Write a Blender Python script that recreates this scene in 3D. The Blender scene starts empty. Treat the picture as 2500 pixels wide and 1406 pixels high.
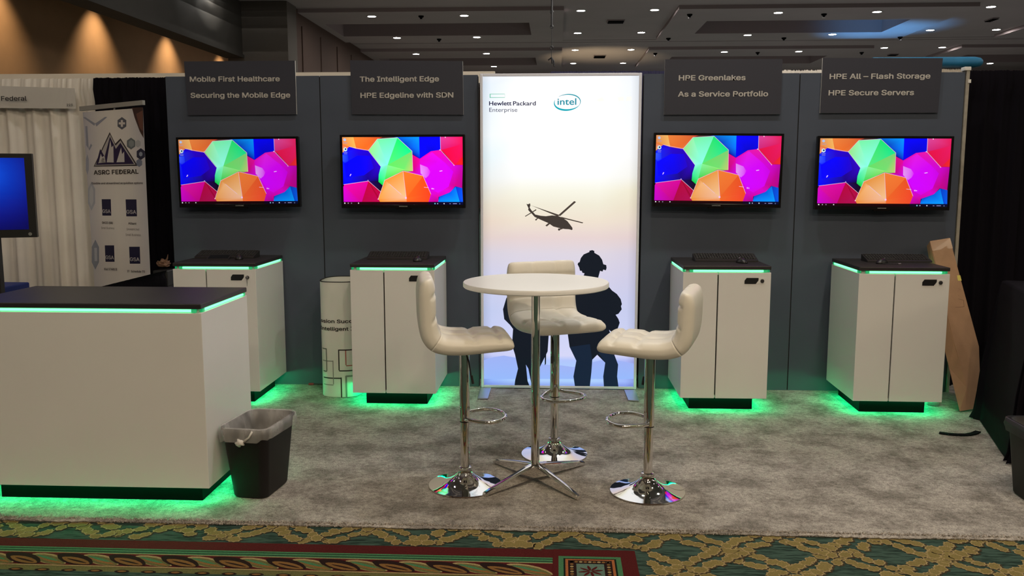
import bpy, bmesh, math, random
from mathutils import Vector, Matrix
random.seed(7)
PI = math.pi
scn = bpy.context.scene
COL = scn.collection

# ------------------------------------------------------------------ camera
F, CX, CY, CZ, PITCH, YAW = 2140.5, 0.0074, -6.845, 1.6893, 0.12954, 0.05069
W, H = 2500, 1406
cam_d = bpy.data.cameras.new('camera')
cam = bpy.data.objects.new('camera', cam_d)
COL.objects.link(cam)
cam.location = (CX, CY, CZ)
cam.rotation_euler = (PI/2 - PITCH, 0, YAW)
cam_d.sensor_width = 36.0
cam_d.lens = F/W*36.0
cam_d.clip_end = 200
scn.camera = cam
# ------------------------------------------------------------------ world, exposure
wd = bpy.data.worlds.new('world'); scn.world = wd; wd.use_nodes = True
wd.node_tree.nodes['Background'].inputs[0].default_value = (1.0, .93, .85, 1)
wd.node_tree.nodes['Background'].inputs[1].default_value = .02
vs = scn.view_settings
vs.view_transform = 'Standard'; vs.look = 'None'; vs.gamma = 1; vs.exposure = 0.0; vs.use_curve_mapping = False
# ------------------------------------------------------------------ room lamps outside the frame (the same ceiling grid as the visible downlights)
LAMP_L = 215.0
LAMP_C = (1.0, .96, .90)
LAMP_R = .11
COLS_X = [-7.6, -5.0, -2.5, .62, 2.57, 5.8, 8.35, 11.25, 13.2, 16.6]
ROWS_Y = [17.3 + 3.75*k for k in range(-8, 4)]
for ry in ROWS_Y:
    if ry > 17: continue
    front = ry < -4             # the lamps towards the aisle burn brighter and warmer
    gain = {-12.7: 4.5, -8.95: 3.6, -5.2: 2.1}.get(round(ry, 2), 1.75)
    for cx in COLS_X:
        ld = bpy.data.lights.new('ceiling_lamp', 'AREA')
        ld.shape = 'DISK'; ld.size = LAMP_R*2; ld.color = ((1, .86, .69) if cx < -2 else (1, .80, .57)) if front else LAMP_C
        ld.energy = PI*PI*LAMP_R*LAMP_R*LAMP_L*gain*((1.9 if cx < -2 else .75 if cx > 8 else 1) if front else 1)
        lo = bpy.data.objects.new('ceiling_lamp', ld); COL.objects.link(lo)
        lo.location = (cx, ry, 5.9)
for bx_, by_, e_, c_ in [(-5, 9, 60, (1, .85, .75)), (0, 7.5, 45, (1, .85, .8)), (5, 9, 60, (1, .85, .85)), (9.5, 12, 60, (1, .85, .85)), (-3, 15, 80, (1, .85, .75)), (3, 15.5, 80, (1, .86, .84)), (8, 17, 80, (1, .86, .88)), (13, 18, 90, (1, .86, .86)),
        (-4, 22, 90, (1, .85, .72)), (2, 23, 90, (1, .88, .8)), (8, 24, 90, (1, .88, .85)), (14, 25, 90, (1, .88, .85)), (-3, 29, 80, (1, .8, .7)), (4, 30, 80, (.9, .85, 1)), (11, 30, 80, (1, .9, .8))]:
    ld = bpy.data.lights.new('ceiling_fill', 'POINT'); ld.energy = e_*.40; ld.color = c_; ld.shadow_soft_size = .25   # unseen fill lights added behind the wall to brighten the hall ceiling
    lo = bpy.data.objects.new('ceiling_fill', ld); COL.objects.link(lo); lo.location = (bx_, by_, 1.6)
for bx_, by_, tx_, ty_, e_, c_, sz in [(.6, 24.5, 1.5, 26.0, 420, (1, .80, .48), 62), (9.2, 20.0, 9.6, 20.4, 900, (.12, .45, 1), 58)]:
    ld = bpy.data.lights.new('booth_uplight', 'SPOT'); ld.energy = e_; ld.color = c_; ld.spot_size = math.radians(sz); ld.spot_blend = 1; ld.shadow_soft_size = .05
    lo = bpy.data.objects.new('booth_uplight', ld); COL.objects.link(lo); lo.location = (bx_, by_, 1.9)
    lo.rotation_euler = (Vector((tx_, ty_, 6))-Vector((bx_, by_, 1.9))).to_track_quat('-Z', 'Y').to_euler()
for k in range(-5, 5):          # wall washers along the tan side wall
    ld = bpy.data.lights.new('wall_washer', 'SPOT'); ld.energy = 340; ld.color = (1, .74, .45)
    ld.spot_size = math.radians(84); ld.spot_blend = 1; ld.shadow_soft_size = .06
    lo = bpy.data.objects.new('wall_washer', ld); COL.objects.link(lo)
    lo.location = (-9.85, 16.9 + 3.75*k, 5.85); lo.rotation_euler = (0, .2, 0)

# ------------------------------------------------------------------ helpers
_cy, _sy, _cp, _sp = math.cos(YAW), math.sin(YAW), math.cos(PITCH), math.sin(PITCH)
FW = Vector((-_sy*_cp, _cy*_cp, -_sp)); RT = Vector((_cy, _sy, 0)); UP = RT.cross(FW)
def ray(u, v): return RT*((u-W/2)/F) - UP*((v-H/2)/F) + FW
def P(u, v, axis, val):
    """point of the photograph (u, v) measured on the world plane axis = val"""
    o = Vector((CX, CY, CZ)); d = ray(u, v); t = (val-o[axis])/d[axis]
    return o + d*t
def srgb(r, g, b):
    f = lambda c: (c/255/12.92 if c/255 <= .04045 else ((c/255+.055)/1.055)**2.4)
    return (f(r), f(g), f(b))

def new_mat(name):
    m = bpy.data.materials.new(name); m.use_nodes = True
    return m, m.node_tree, m.node_tree.nodes['Principled BSDF']
def M(name, col, rough=.5, metal=0, noise=0, nscale=8, bump=0, bscale=200, coat=0, spec=.5, emis=None, es=0):
    m, nt, b = new_mat(name)
    b.inputs['Base Color'].default_value = (*col, 1); b.inputs['Roughness'].default_value = rough
    b.inputs['Metallic'].default_value = metal; b.inputs['Specular IOR Level'].default_value = spec
    b.inputs['Coat Weight'].default_value = coat
    if emis: b.inputs['Emission Color'].default_value = (*emis, 1); b.inputs['Emission Strength'].default_value = es
    tc = nt.nodes.new('ShaderNodeTexCoord')
    if noise:
        n = nt.nodes.new('ShaderNodeTexNoise'); n.inputs['Scale'].default_value = nscale; n.inputs['Detail'].default_value = 5
        nt.links.new(tc.outputs['Object'], n.inputs['Vector'])
        r = nt.nodes.new('ShaderNodeMapRange'); r.inputs[1].default_value = .3; r.inputs[2].default_value = .7
        r.inputs[3].default_value = 1-noise; r.inputs[4].default_value = 1+noise
        nt.links.new(n.outputs['Fac'], r.inputs[0])
        mx = nt.nodes.new('ShaderNodeVectorMath'); mx.operation = 'SCALE'; mx.inputs[0].default_value = col
        nt.links.new(r.outputs[0], mx.inputs['Scale']); nt.links.new(mx.outputs[0], b.inputs['Base Color'])
    if bump:
        n2 = nt.nodes.new('ShaderNodeTexNoise'); n2.inputs['Scale'].default_value = bscale; n2.inputs['Detail'].default_value = 3
        nt.links.new(tc.outputs['Object'], n2.inputs['Vector'])
        bp = nt.nodes.new('ShaderNodeBump'); bp.inputs['Strength'].default_value = bump; bp.inputs['Distance'].default_value = .01
        nt.links.new(n2.outputs['Fac'], bp.inputs['Height']); nt.links.new(bp.outputs[0], b.inputs['Normal'])
    return m
def EM(name, col, s=1.0):
    m = bpy.data.materials.new(name); m.use_nodes = True; nt = m.node_tree; nt.nodes.clear()
    e = nt.nodes.new('ShaderNodeEmission'); e.inputs[0].default_value = (*col, 1); e.inputs[1].default_value = s
    o = nt.nodes.new('ShaderNodeOutputMaterial'); nt.links.new(e.outputs[0], o.inputs[0])
    return m
def display_mat(name, s, rough=.25, spec=.3):
    """lit display surface: image colours come from the mesh's colour attribute"""
    m, nt, b = new_mat(name)
    a = nt.nodes.new('ShaderNodeVertexColor'); a.layer_name = 'Col'
    b.inputs['Base Color'].default_value = (.004, .004, .004, 1); b.inputs['Roughness'].default_value = rough
    b.inputs['Specular IOR Level'].default_value = spec
    nt.links.new(a.outputs['Color'], b.inputs['Emission Color']); b.inputs['Emission Strength'].default_value = s
    return m
def print_mat(name, rough=.6):
    m, nt, b = new_mat(name)
    a = nt.nodes.new('ShaderNodeVertexColor'); a.layer_name = 'Col'
    b.inputs['Roughness'].default_value = rough
    nt.links.new(a.outputs['Color'], b.inputs['Base Color'])
    return m

MATW = {}
def thing(name, label, cat, loc=(0, 0, 0), rotz=0, group=None):
    o = bpy.data.objects.new(name, None); COL.objects.link(o); o.empty_display_size = .1
    o.location = loc; o.rotation_euler = (0, 0, rotz)
    o['label'] = label; o['category'] = cat
    if group: o['group'] = group
    MATW[o.name] = Matrix.Translation(loc) @ Matrix.Rotation(rotz, 4, 'Z')
    return o
def tag(o, label, cat, group=None):
    o['label'] = label; o['category'] = cat
    if group: o['group'] = group
    return o
def obj(name, bm, mats, parent=None, smooth=False, world=False, sub=0):
    if world and parent is not None:
        p = parent
        while p.parent: p = p.parent
        bm.transform(MATW[p.name].inverted())
    me = bpy.data.meshes.new(name)
    bm.normal_update(); bm.to_mesh(me); bm.free()
    for m in (mats if isinstance(mats, (list, tuple)) else [mats]): me.materials.append(m)
    o = bpy.data.objects.new(name, me); COL.objects.link(o)
    if parent is not None: o.parent = parent
    if smooth:
        for f in me.polygons: f.use_smooth = True
        if smooth != 'all': me.set_sharp_from_angle(angle=math.radians(40))
    if sub:
        md = o.modifiers.new('subsurf', 'SUBSURF'); md.levels = sub; md.render_levels = sub
    return o
def struct(name, bm, mats, smooth=False):
    o = obj(name, bm, mats, smooth=smooth); o['kind'] = 'structure'; return o
def dup(root, loc, rotz, label, group=None):
    r = root.copy(); COL.objects.link(r); r.location = loc; r.rotation_euler = (0, 0, rotz)
    r['label'] = label
    if group: r['group'] = group
    MATW[r.name] = Matrix.Translation(loc) @ Matrix.Rotation(rotz, 4, 'Z')
    for ch in list(root.children):
        c = ch.copy(); COL.objects.link(c); c.parent = r
        for g in list(ch.children):
            d = g.copy(); COL.objects.link(d); d.parent = c
    return r
def BM(): return bmesh.new()
def box(bm, x0, x1, y0, y1, z0, z1, mi=0, bev=0, seg=2, mat=None):
    vv = [bm.verts.new((x, y, z)) for z in (z0, z1) for y in (y0, y1) for x in (x0, x1)]
    fs = [bm.faces.new([vv[i] for i in q]) for q in ((0, 2, 3, 1), (4, 5, 7, 6), (0, 1, 5, 4), (2, 6, 7, 3), (0, 4, 6, 2), (1, 3, 7, 5))]
    for f in fs: f.material_index = mi
    if bev:
        es = list({e for f in fs for e in f.edges})
        r = bmesh.ops.bevel(bm, geom=es, offset=bev, segments=seg, affect='EDGES', profile=.5)
        for f in r['faces']: f.material_index = mi
        vv = list({v for f in r['faces'] for v in f.verts} | {v for v in vv if v.is_valid})
    if mat is not None: bmesh.ops.transform(bm, matrix=mat, verts=[v for v in vv if v.is_valid])
    return bm
def lathe(bm, prof, seg=48, c=(0, 0), mi=0, cap=True, close=False):
    rings = []
    for r, z in prof:
        rings.append([bm.verts.new((c[0]+r*math.cos(2*PI*i/seg), c[1]+r*math.sin(2*PI*i/seg), z)) for i in range(seg)])
    for a, b in zip(rings, rings[1:] + ([rings[0]] if close else [])):
        for i in range(seg):
            f = bm.faces.new((a[i], a[(i+1) % seg], b[(i+1) % seg], b[i])); f.material_index = mi
    if cap and not close:
        f = bm.faces.new(rings[0][::-1]); f.material_index = mi
        f = bm.faces.new(rings[-1]); f.material_index = mi
    return bm
def tube(bm, pts, r, seg=10, mi=0, cap=True, closed=False):
    pts = [Vector(p) for p in pts]; n = len(pts); rings = []
    prev = None
    for i, p in enumerate(pts):
        if closed: d = pts[(i+1) % n]-pts[i-1]
        else: d = pts[min(i+1, n-1)]-pts[max(i-1, 0)]
        d.normalize()
        a = prev - d*prev.dot(d) if prev is not None else (Vector((0, 0, 1)) if abs(d.z) < .9 else Vector((1, 0, 0))).cross(d)
        a.normalize(); prev = a; b = d.cross(a)
        rr = r[i] if isinstance(r, (list, tuple)) else r
        rings.append([bm.verts.new(p + (a*math.cos(2*PI*k/seg)+b*math.sin(2*PI*k/seg))*rr) for k in range(seg)])
    for A, B in zip(rings, rings[1:] + ([rings[0]] if closed else [])):
        for k in range(seg):
            f = bm.faces.new((A[k], A[(k+1) % seg], B[(k+1) % seg], B[k])); f.material_index = mi
    if cap and not closed:
        for R in (rings[0][::-1], rings[-1]):
            f = bm.faces.new(R); f.material_index = mi
    return bm
def prism(bm, pts, h, mi=0, bev=0):
    """pts: list of world Vectors (planar), extruded by vector h"""
    a = [bm.verts.new(p) for p in pts]; b = [bm.verts.new(Vector(p)+Vector(h)) for p in pts]
    fs = [bm.faces.new(a), bm.faces.new(b[::-1])]
    n = len(a)
    for i in range(n): fs.append(bm.faces.new((a[i], b[i], b[(i+1) % n], a[(i+1) % n])))
    for f in fs: f.material_index = mi
    bmesh.ops.recalc_face_normals(bm, faces=fs)
    return fs
def flat(bm, pts, mi=0, col=None, layer=None, cols=None):
    vs_ = [bm.verts.new(p) for p in pts]
    f = bm.faces.new(vs_); f.material_index = mi
    if layer is not None:
        for i, l in enumerate(f.loops):
            c = cols[i] if cols else col
            l[layer] = (*c, 1)
    return f
FONT = None
try:
    import os
    FONT = bpy.data.fonts.load(os.path.join(bpy.utils.system_resource('DATAFILES', path='fonts'), 'Inter.woff2'))
except Exception: FONT = None
def text_bm(s, bold=0.0, spacing=1.0, plain=False):
    """glyph outlines as a flat mesh in the XY plane"""
    c = bpy.data.curves.new('lettering', 'FONT'); c.body = s; c.offset = bold; c.space_character = spacing; c.resolution_u = 4; c.size = 12
    if FONT and not plain: c.font = FONT
    o = bpy.data.objects.new('lettering', c); COL.objects.link(o)
    dg = bpy.context.evaluated_depsgraph_get(); dg.update()
    me = bpy.data.meshes.new_from_object(o.evaluated_get(dg))
    bpy.data.objects.remove(o); bpy.data.curves.remove(c)
    b = BM(); b.from_mesh(me); bpy.data.meshes.remove(me)
    for v in b.verts: v.co /= 12
    return b
def put_text(bm, s, o, ex, ez, w, h, bold=.0, mi=0, layer=None, col=None, nrm=None, spacing=1.0, plain=False):
    """letters of s written from point o along unit vector ex, total width w, capital height h"""
    b = text_bm(s, 0, spacing, plain)
    xs = [v.co.x for v in b.verts]
    x0, x1 = min(xs), max(xs)
    caph = .73
    em = h/caph*bold*1.15
    offs = [(0, 0)] if not bold else [(0, 0), (-1, 0), (1, 0), (0, -.7), (0, .7), (-.7, -.6), (.7, -.6), (-.7, .6), (.7, .6)]
    nv = Vector(nrm) if nrm is not None else Vector((0, -1, 0))
    for ko, (kx, kz) in enumerate(offs):         # bold weight: the outline thickened by overlapping shifts
        mp = {}
        for v in b.verts:
            p = Vector(o) + Vector(ex)*((v.co.x-x0)/(x1-x0)*(w-2*em)+em*(1+kx)) + Vector(ez)*(v.co.y/caph*(h-em)+em*(.5+kz)) + nv*(.00012*ko)
            mp[v] = bm.verts.new(p)
        for f in b.faces:
            try: g = bm.faces.new([mp[v] for v in f.verts])
            except ValueError: continue
            g.material_index = mi
            g.normal_update()
            if nrm is not None and g.normal.dot(Vector(nrm)) < 0: g.normal_flip()
            if layer is not None:
                for l in g.loops: l[layer] = (*col, 1)
    b.free()
def lerp(a, b, t): return a+(b-a)*t

# ------------------------------------------------------------------ materials
m_wall = M('slate_panel_fabric', (.066, .081, .116), .85, noise=.06, nscale=3, bump=.15, bscale=900)
m_seam = M('panel_seam', (.012, .012, .014), .9)
m_white_lam = M('white_laminate', (.74, .735, .72), .35, noise=.01, nscale=4)
m_black_lam = M('charcoal_laminate', (.022, .020, .021), .42, bump=.05, bscale=600)
m_kick = M('black_kick', (.0015, .0015, .0015), .6, spec=.05)
m_dark_gap = M('dark_gap', (.006, .006, .006), .9)
m_led = EM('led_tube', (.17, 1.0, .37), 2.5)
m_ledclip = M('green_clear_clip', (.08, .6, .25), .2, emis=(0, 1, .35), es=.22)
m_under = EM('led_underglow', (.0, 1.0, .31), 52)
m_chrome = M('chrome', (.80, .78, .75), .045, metal=1)
m_steel = M('brushed_steel', (.45, .45, .46), .35, metal=1)
m_alu = M('satin_aluminium', (.62, .62, .63), .4, metal=1)
m_leather = M('white_leatherette', (.78, .745, .66), .42, noise=.02, nscale=10, bump=.08, bscale=350)
m_tabletop = M('white_tabletop', (.82, .82, .81), .32, noise=.01, nscale=3)
m_plastic_k = M('black_plastic', (.012, .012, .013), .35)
m_plastic_m = M('matte_black_plastic', (.016, .015, .016), .55)
m_key = M('keycap_plastic', (.02, .02, .021), .5)
m_gloss_k = M('glossy_black_bezel', (.006, .006, .007), .12)
m_signface = M('charcoal_sign_face', (.026, .028, .045), .6)
m_core = M('white_foam_core', (.72, .70, .66), .7)
m_lettering = M('grey_vinyl_lettering', (.53, .51, .48), .6)
m_bin = M('dark_bin_plastic', (.010, .0075, .008), .5, spec=.3)
m_black_cloth = M('black_drape_cloth', (.0045, .0036, .0062), .95, spec=.1, bump=.1, bscale=600)
m_white_cloth = M('white_drape_cloth', (.80, .76, .70), .9, noise=.04, nscale=4, bump=.1, bscale=500)
m_lamp = EM('lamp_glass', LAMP_C, LAMP_L)
m_lamptrim = M('lamp_trim', (.5, .48, .44), .5)
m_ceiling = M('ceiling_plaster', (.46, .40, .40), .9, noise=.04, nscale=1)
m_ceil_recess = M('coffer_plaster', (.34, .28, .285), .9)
m_tan = M('tan_wallcovering', (.34, .20, .10), .85, noise=.05, nscale=3)
m_fascia = M('dark_bulkhead_paint', (.05, .045, .038), .85, noise=.05, nscale=2)
m_brown = M('brown_wallcovering', (.09, .055, .042), .85)
m_card = M('cardboard', (.36, .21, .115), .8, noise=.08, nscale=9, bump=.1, bscale=60)
m_tape = M('clear_packing_tape', (.36, .22, .13), .18)
m_print = print_mat('printed_graphic', .5)
m_silver_trim = M('silver_frame', (.78, .80, .92), .4)
m_clear = bpy.data.materials.new('clear_plastic_film'); m_clear.use_nodes = True
_nt = m_clear.node_tree; _b = _nt.nodes['Principled BSDF']
_b.inputs['Base Color'].default_value = (.85, .84, .82, 1); _b.inputs['Roughness'].default_value = .25
_tr = _nt.nodes.new('ShaderNodeBsdfTransparent'); _mx = _nt.nodes.new('ShaderNodeMixShader')
_nz = _nt.nodes.new('ShaderNodeTexNoise'); _nz.inputs['Scale'].default_value = 13; _nz.inputs['Detail'].default_value = 4
_tc = _nt.nodes.new('ShaderNodeTexCoord'); _mp = _nt.nodes.new('ShaderNodeMapping'); _mp.inputs['Scale'].default_value = (1, 1, .35)
_nt.links.new(_tc.outputs['Object'], _mp.inputs[0]); _nt.links.new(_mp.outputs[0], _nz.inputs['Vector'])
_rg = _nt.nodes.new('ShaderNodeMapRange'); _rg.inputs[1].default_value = .35; _rg.inputs[2].default_value = .7; _rg.inputs[3].default_value = .14; _rg.inputs[4].default_value = .38
_nt.links.new(_nz.outputs['Fac'], _rg.inputs[0]); _nt.links.new(_rg.outputs[0], _mx.inputs[0])
_nt.links.new(_tr.outputs[0], _mx.inputs[1]); _nt.links.new(_b.outputs[0], _mx.inputs[2])
_nt.links.new(_mx.outputs[0], _nt.nodes['Material Output'].inputs[0])
m_glass = M('clear_glass', (.9, .95, .92), .05); m_glass.node_tree.nodes['Principled BSDF'].inputs['Transmission Weight'].default_value = .92

# grey plush carpet
m_carpet, nt, b = new_mat('grey_plush_carpet')
b.inputs['Roughness'].default_value = 1; b.inputs['Specular IOR Level'].default_value = .1
tc = nt.nodes.new('ShaderNodeTexCoord')
def noise_node(nt, vec, scale, detail=4, rough=.55, stretch=None):
    n = nt.nodes.new('ShaderNodeTexNoise'); n.inputs['Scale'].default_value = scale; n.inputs['Detail'].default_value = detail; n.inputs['Roughness'].default_value = rough
    if stretch:
        mp = nt.nodes.new('ShaderNodeMapping'); mp.inputs['Scale'].default_value = stretch
        nt.links.new(vec, mp.inputs[0]); vec = mp.outputs[0]
    nt.links.new(vec, n.inputs['Vector']); return n
n1 = noise_node(nt, tc.outputs['Object'], 4.5, 3, .6)
n2 = noise_node(nt, tc.outputs['Object'], 130, 2, .7)
n3 = noise_node(nt, tc.outputs['Object'], 34, 3, .7)
cr = nt.nodes.new('ShaderNodeValToRGB')
cr.color_ramp.elements[0].position = .36; cr.color_ramp.elements[0].color = (.215, .196, .175, 1)
cr.color_ramp.elements[1].position = .58; cr.color_ramp.elements[1].color = (.390, .362, .328, 1)
nt.links.new(n1.outputs['Fac'], cr.inputs[0])
ad = nt.nodes.new('ShaderNodeMath'); ad.operation = 'ADD'; nt.links.new(n2.outputs['Fac'], ad.inputs[0]); nt.links.new(n3.outputs['Fac'], ad.inputs[1])
mr = nt.nodes.new('ShaderNodeMapRange'); mr.inputs[1].default_value = .72; mr.inputs[2].default_value = 1.28; mr.inputs[3].default_value = .52; mr.inputs[4].default_value = 1.42
nt.links.new(ad.outputs[0], mr.inputs[0])
sc_ = nt.nodes.new('ShaderNodeVectorMath'); sc_.operation = 'SCALE'; nt.links.new(cr.outputs[0], sc_.inputs[0]); nt.links.new(mr.outputs[0], sc_.inputs['Scale'])
nt.links.new(sc_.outputs[0], b.inputs['Base Color'])
bp = nt.nodes.new('ShaderNodeBump'); bp.inputs['Strength'].default_value = .7; bp.inputs['Distance'].default_value = .012
nt.links.new(n2.outputs['Fac'], bp.inputs['Height']); nt.links.new(bp.outputs[0], b.inputs['Normal'])

# hotel floor ground: teal wave weave
m_floor, nt, b = new_mat('teal_wave_carpet')
b.inputs['Roughness'].default_value = 1; b.inputs['Specular IOR Level'].default_value = .1
tc = nt.nodes.new('ShaderNodeTexCoord')
na = noise_node(nt, tc.outputs['Object'], 26, 3, .6, (.45, 4.2, 1))
cr = nt.nodes.new('ShaderNodeValToRGB')
cr.color_ramp.elements[0].position = .40; cr.color_ramp.elements[0].color = (.014, .027, .021, 1)
cr.color_ramp.elements[1].position = .56; cr.color_ramp.elements[1].color = (.046, .084, .066, 1)
nt.links.new(na.outputs['Fac'], cr.inputs[0]); nt.links.new(cr.outputs[0], b.inputs['Base Color'])
lerp_ = lambda a, b, t: a+(b-a)*t
def carpet_dye(name, r, g, bb): return M(name, tuple(.74*lerp_(x, sum(srgb(r, g, bb))/3, .12) for x in srgb(r, g, bb)), 1, noise=.22, nscale=160, spec=.1)
m_gold = carpet_dye('gold_leaf_yarn', 138, 122, 66)
m_goldedge = carpet_dye('tan_outline_yarn', 170, 148, 96)
m_leafshadow = carpet_dye('brown_shadow_yarn', 74, 64, 46)
m_burg = carpet_dye('burgundy_yarn', 86, 22, 22)
m_green = carpet_dye('green_yarn', 70, 130, 86)
m_dkgreen = carpet_dye('dark_green_yarn', 18, 34, 26)
m_olive = carpet_dye('olive_yarn', 106, 104, 56)
m_maroonk = carpet_dye('dark_maroon_yarn', 44, 26, 24)
m_orange = carpet_dye('orange_yarn', 176, 100, 46)
m_paleblue = carpet_dye('grey_blue_yarn', 96, 126, 112)
m_bronze = carpet_dye('bronze_yarn', 140, 98, 44)

# ------------------------------------------------------------------ room shell
FZ = -.015
bm = BM(); FM = [m_floor, m_burg, m_green, m_dkgreen, m_olive, m_maroonk, m_bronze, m_gold, m_goldedge, m_leafshadow, m_orange, m_paleblue]
def rect(bm, x0, x1, y0, y1, z, mi): flat(bm, [(x0, y0, z), (x1, y0, z), (x1, y1, z), (x0, y1, z)], mi)
rect(bm, -12, 20, -16, 37, FZ, 0)
XR = .372                       # right end of the border band
def yb(y, k=0): return y
BX0 = -9.0
rect(bm, BX0, XR, -3.75, -3.018, FZ+.0006, 1)                       # burgundy
rect(bm, BX0, .0, -3.163, -3.106, FZ+.0009, 2)
rect(bm, BX0, .0, -3.125, -3.119, FZ+.0011, 3); rect(bm, BX0, .0, -3.149, -3.143, FZ+.0011, 3); rect(bm, BX0, .0, -3.166, -3.160, FZ+.0012, 8)
rect(bm, BX0, .0, -3.50, -3.293, FZ+.0009, 4)
rect(bm, BX0, .0, -3.50, -3.343, FZ+.0011, 0)
def lens(bm, cx, cy, a, b_, rot, z, mi, n=14, bendk=0.0):
    pts = []
    for i in range(n):
        t = i/n*2*PI; x = a*math.cos(t); y = b_*math.sin(t)*(1-.35*abs(math.cos(t))**3) + bendk*(x/a)**2
        pts.append((cx+x*math.cos(rot)-y*math.sin(rot), cy+x*math.sin(rot)+y*math.cos(rot), z))
    flat(bm, pts, mi)
per = .2385; k0 = int((-3.6-.0)/per)
for k in range(-19, 1):         # rope of turned leaves
    x = -.10 + k*per; dz = (k % 2)*.00004
    if x > -.04: continue
    lens(bm, x, -3.228, .112, .040, -.42, FZ+.0010+dz, 8); lens(bm, x+.004, -3.235, .100, .031, -.42, FZ+.0013+dz, 4)
    lens(bm, x+.012, -3.243, .08, .011, -.40, FZ+.0015+dz, 6); lens(bm, x-.012, -3.222, .07, .009, -.42, FZ+.0017+dz, 2)
    x2 = x+per/2
    if x2 > -.05: continue
    lens(bm, x2, -3.228, .112, .044, -.42, FZ+.0016+dz, 5); lens(bm, x2+.012, -3.243, .085, .025, -.38, FZ+.0019+dz, 6)
    lens(bm, x2+.018, -3.246, .06, .006, -.36, FZ+.0021+dz, 5)
rect(bm, BX0, .0, -3.299, -3.288, FZ+.0022, 8)
for k in range(-28, 0):
    x = .0+k*.118+.03
    lens(bm, x, -3.338, .034, .014, .0, FZ+.0023, 5); lens(bm, x, -3.338, .02, .008, .0, FZ+.0025, 6)
# square rosette block
rect(bm, .003, XR, -3.75, -3.018, FZ+.0024, 1)
x0, x1, y1 = .026, .303, -3.090; y0 = y1-.30
for d, mi in ((0, 2), (.022, 3), (.030, 10), (.042, 5), (.078, 11)):
    rect(bm, x0+d, x1-d, y0+d, y1-d, FZ+.0026+d*.02, mi)
for i in range(9):
    for (px, py) in ((x0+.058+i*.020, y1-.058), (x0+.058, y1-.058-i*.024), (x1-.058, y1-.058-i*.024)):
        lens(bm, px, py, .009, .009, .7, FZ+.0036, 6 if i % 2 else 8, n=6)
for i in range(8):
    a = i*PI/4+.2; lens(bm, (x0+x1)/2+.03*math.cos(a), y1-.15+.03*math.sin(a), .026, .007, a, FZ+.0048, 1, n=8)
# trailing gold leaves on the teal ground
def leaf(bm, cx, cy, s, rot, z):
    pr = [(0, 1.0), (.26, .80), (.62, .84), (.66, .52), (1.0, .30), (.82, -.02), (.88, -.5), (.5, -.52), (.14, -.9), (-.14, -.9), (-.5, -.52), (-.88, -.5), (-.82, -.02), (-1.0, .30), (-.66, .52), (-.6, .84), (-.26, .80)]
    for dz, sc, dx, dy, mi in ((0, 1.07, .005, -.005, 9), (.0002, 1.0, 0, 0, 8), (.0004, .80, 0, 0, 7)):
        pts = []
        for x, y in pr:
            x *= s*sc; y *= s*sc*.8
            pts.append((cx+dx+x*math.cos(rot)-y*math.sin(rot), cy+dy+x*math.sin(rot)+y*math.cos(rot), z+dz))
        flat(bm, pts, mi)
px_, py_ = .478, .43
rl = random.Random(3); zi = 0
for ix in range(-9, 10):
    for iy in range(0, 3):
        nx, ny = .80+ix*px_, -3.00-(iy-1)*py_
        for sgn, vdir in ((-1, 1), (1, 1), (-1, -1), (1, -1)):
            for t in range(6):
                u = (t+.5)/6
                for w_ in (-1, 1):
                    lx = nx + sgn*u*px_/2 + w_*.030 + rl.uniform(-.012, .012); ly = ny + vdir*u*py_/2 + w_*.030*(-sgn*vdir) + rl.uniform(-.012, .012)
                    lx2, ly2 = lx, ly
                    if ly2 < -3.8 or ly2 > -2.72 or abs(lx2) > 3.6: continue
                    if lx2 < XR+.035 and ly2 < -2.985: continue
                    leaf(bm, lx2, ly2, rl.uniform(.034, .043), rl.uniform(0, 6.28), FZ+.0008+(zi % 43)*.00004); zi += 1
        for q in range(5):
            lx = nx+rl.uniform(-.06, .06); ly = ny+rl.uniform(-.05, .05)
            if ly > -2.72 or ly < -3.8 or abs(lx) > 3.6 or (lx < XR+.035 and ly < -2.985): continue
            leaf(bm, lx, ly, rl.uniform(.034, .043), rl.uniform(0, 6.28), FZ+.0008+(zi % 43)*.00004); zi += 1
floor = struct('floor', bm, FM)

# ceiling with dropped bays and coffers
bm = BM()
xs = sorted({-12, -8.0, -6.6, -.8, .16, 3.13, 4.15, 9.7, 10.7, 13.6, 14.6, 20})
ys = sorted({-16.0, 37.0} | {v + 7.5*k for k in range(-4, 3) for v in (16.7, 18.55, 20.75, 22.0)} - {v for v in (0,)})
ys = [y for y in ys if -16 <= y <= 37]
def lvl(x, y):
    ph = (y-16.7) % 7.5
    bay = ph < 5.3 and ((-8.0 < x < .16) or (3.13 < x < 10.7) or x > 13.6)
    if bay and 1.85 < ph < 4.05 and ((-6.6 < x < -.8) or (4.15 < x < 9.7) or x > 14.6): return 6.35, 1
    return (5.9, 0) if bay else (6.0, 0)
g = {}
for i in range(len(xs)-1):
    for j in range(len(ys)-1):
        z, mi = lvl((xs[i]+xs[i+1])/2, (ys[j]+ys[j+1])/2); g[i, j] = z
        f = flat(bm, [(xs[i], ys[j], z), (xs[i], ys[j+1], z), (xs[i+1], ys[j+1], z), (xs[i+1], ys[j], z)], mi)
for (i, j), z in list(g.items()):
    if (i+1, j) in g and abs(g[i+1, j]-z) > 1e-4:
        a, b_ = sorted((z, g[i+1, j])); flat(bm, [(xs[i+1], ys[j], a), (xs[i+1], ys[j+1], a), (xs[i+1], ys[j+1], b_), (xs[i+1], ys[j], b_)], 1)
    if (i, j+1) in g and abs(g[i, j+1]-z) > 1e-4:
        a, b_ = sorted((z, g[i, j+1])); flat(bm, [(xs[i], ys[j+1], a), (xs[i+1], ys[j+1], a), (xs[i+1], ys[j+1], b_), (xs[i], ys[j+1], b_)], 1)
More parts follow.
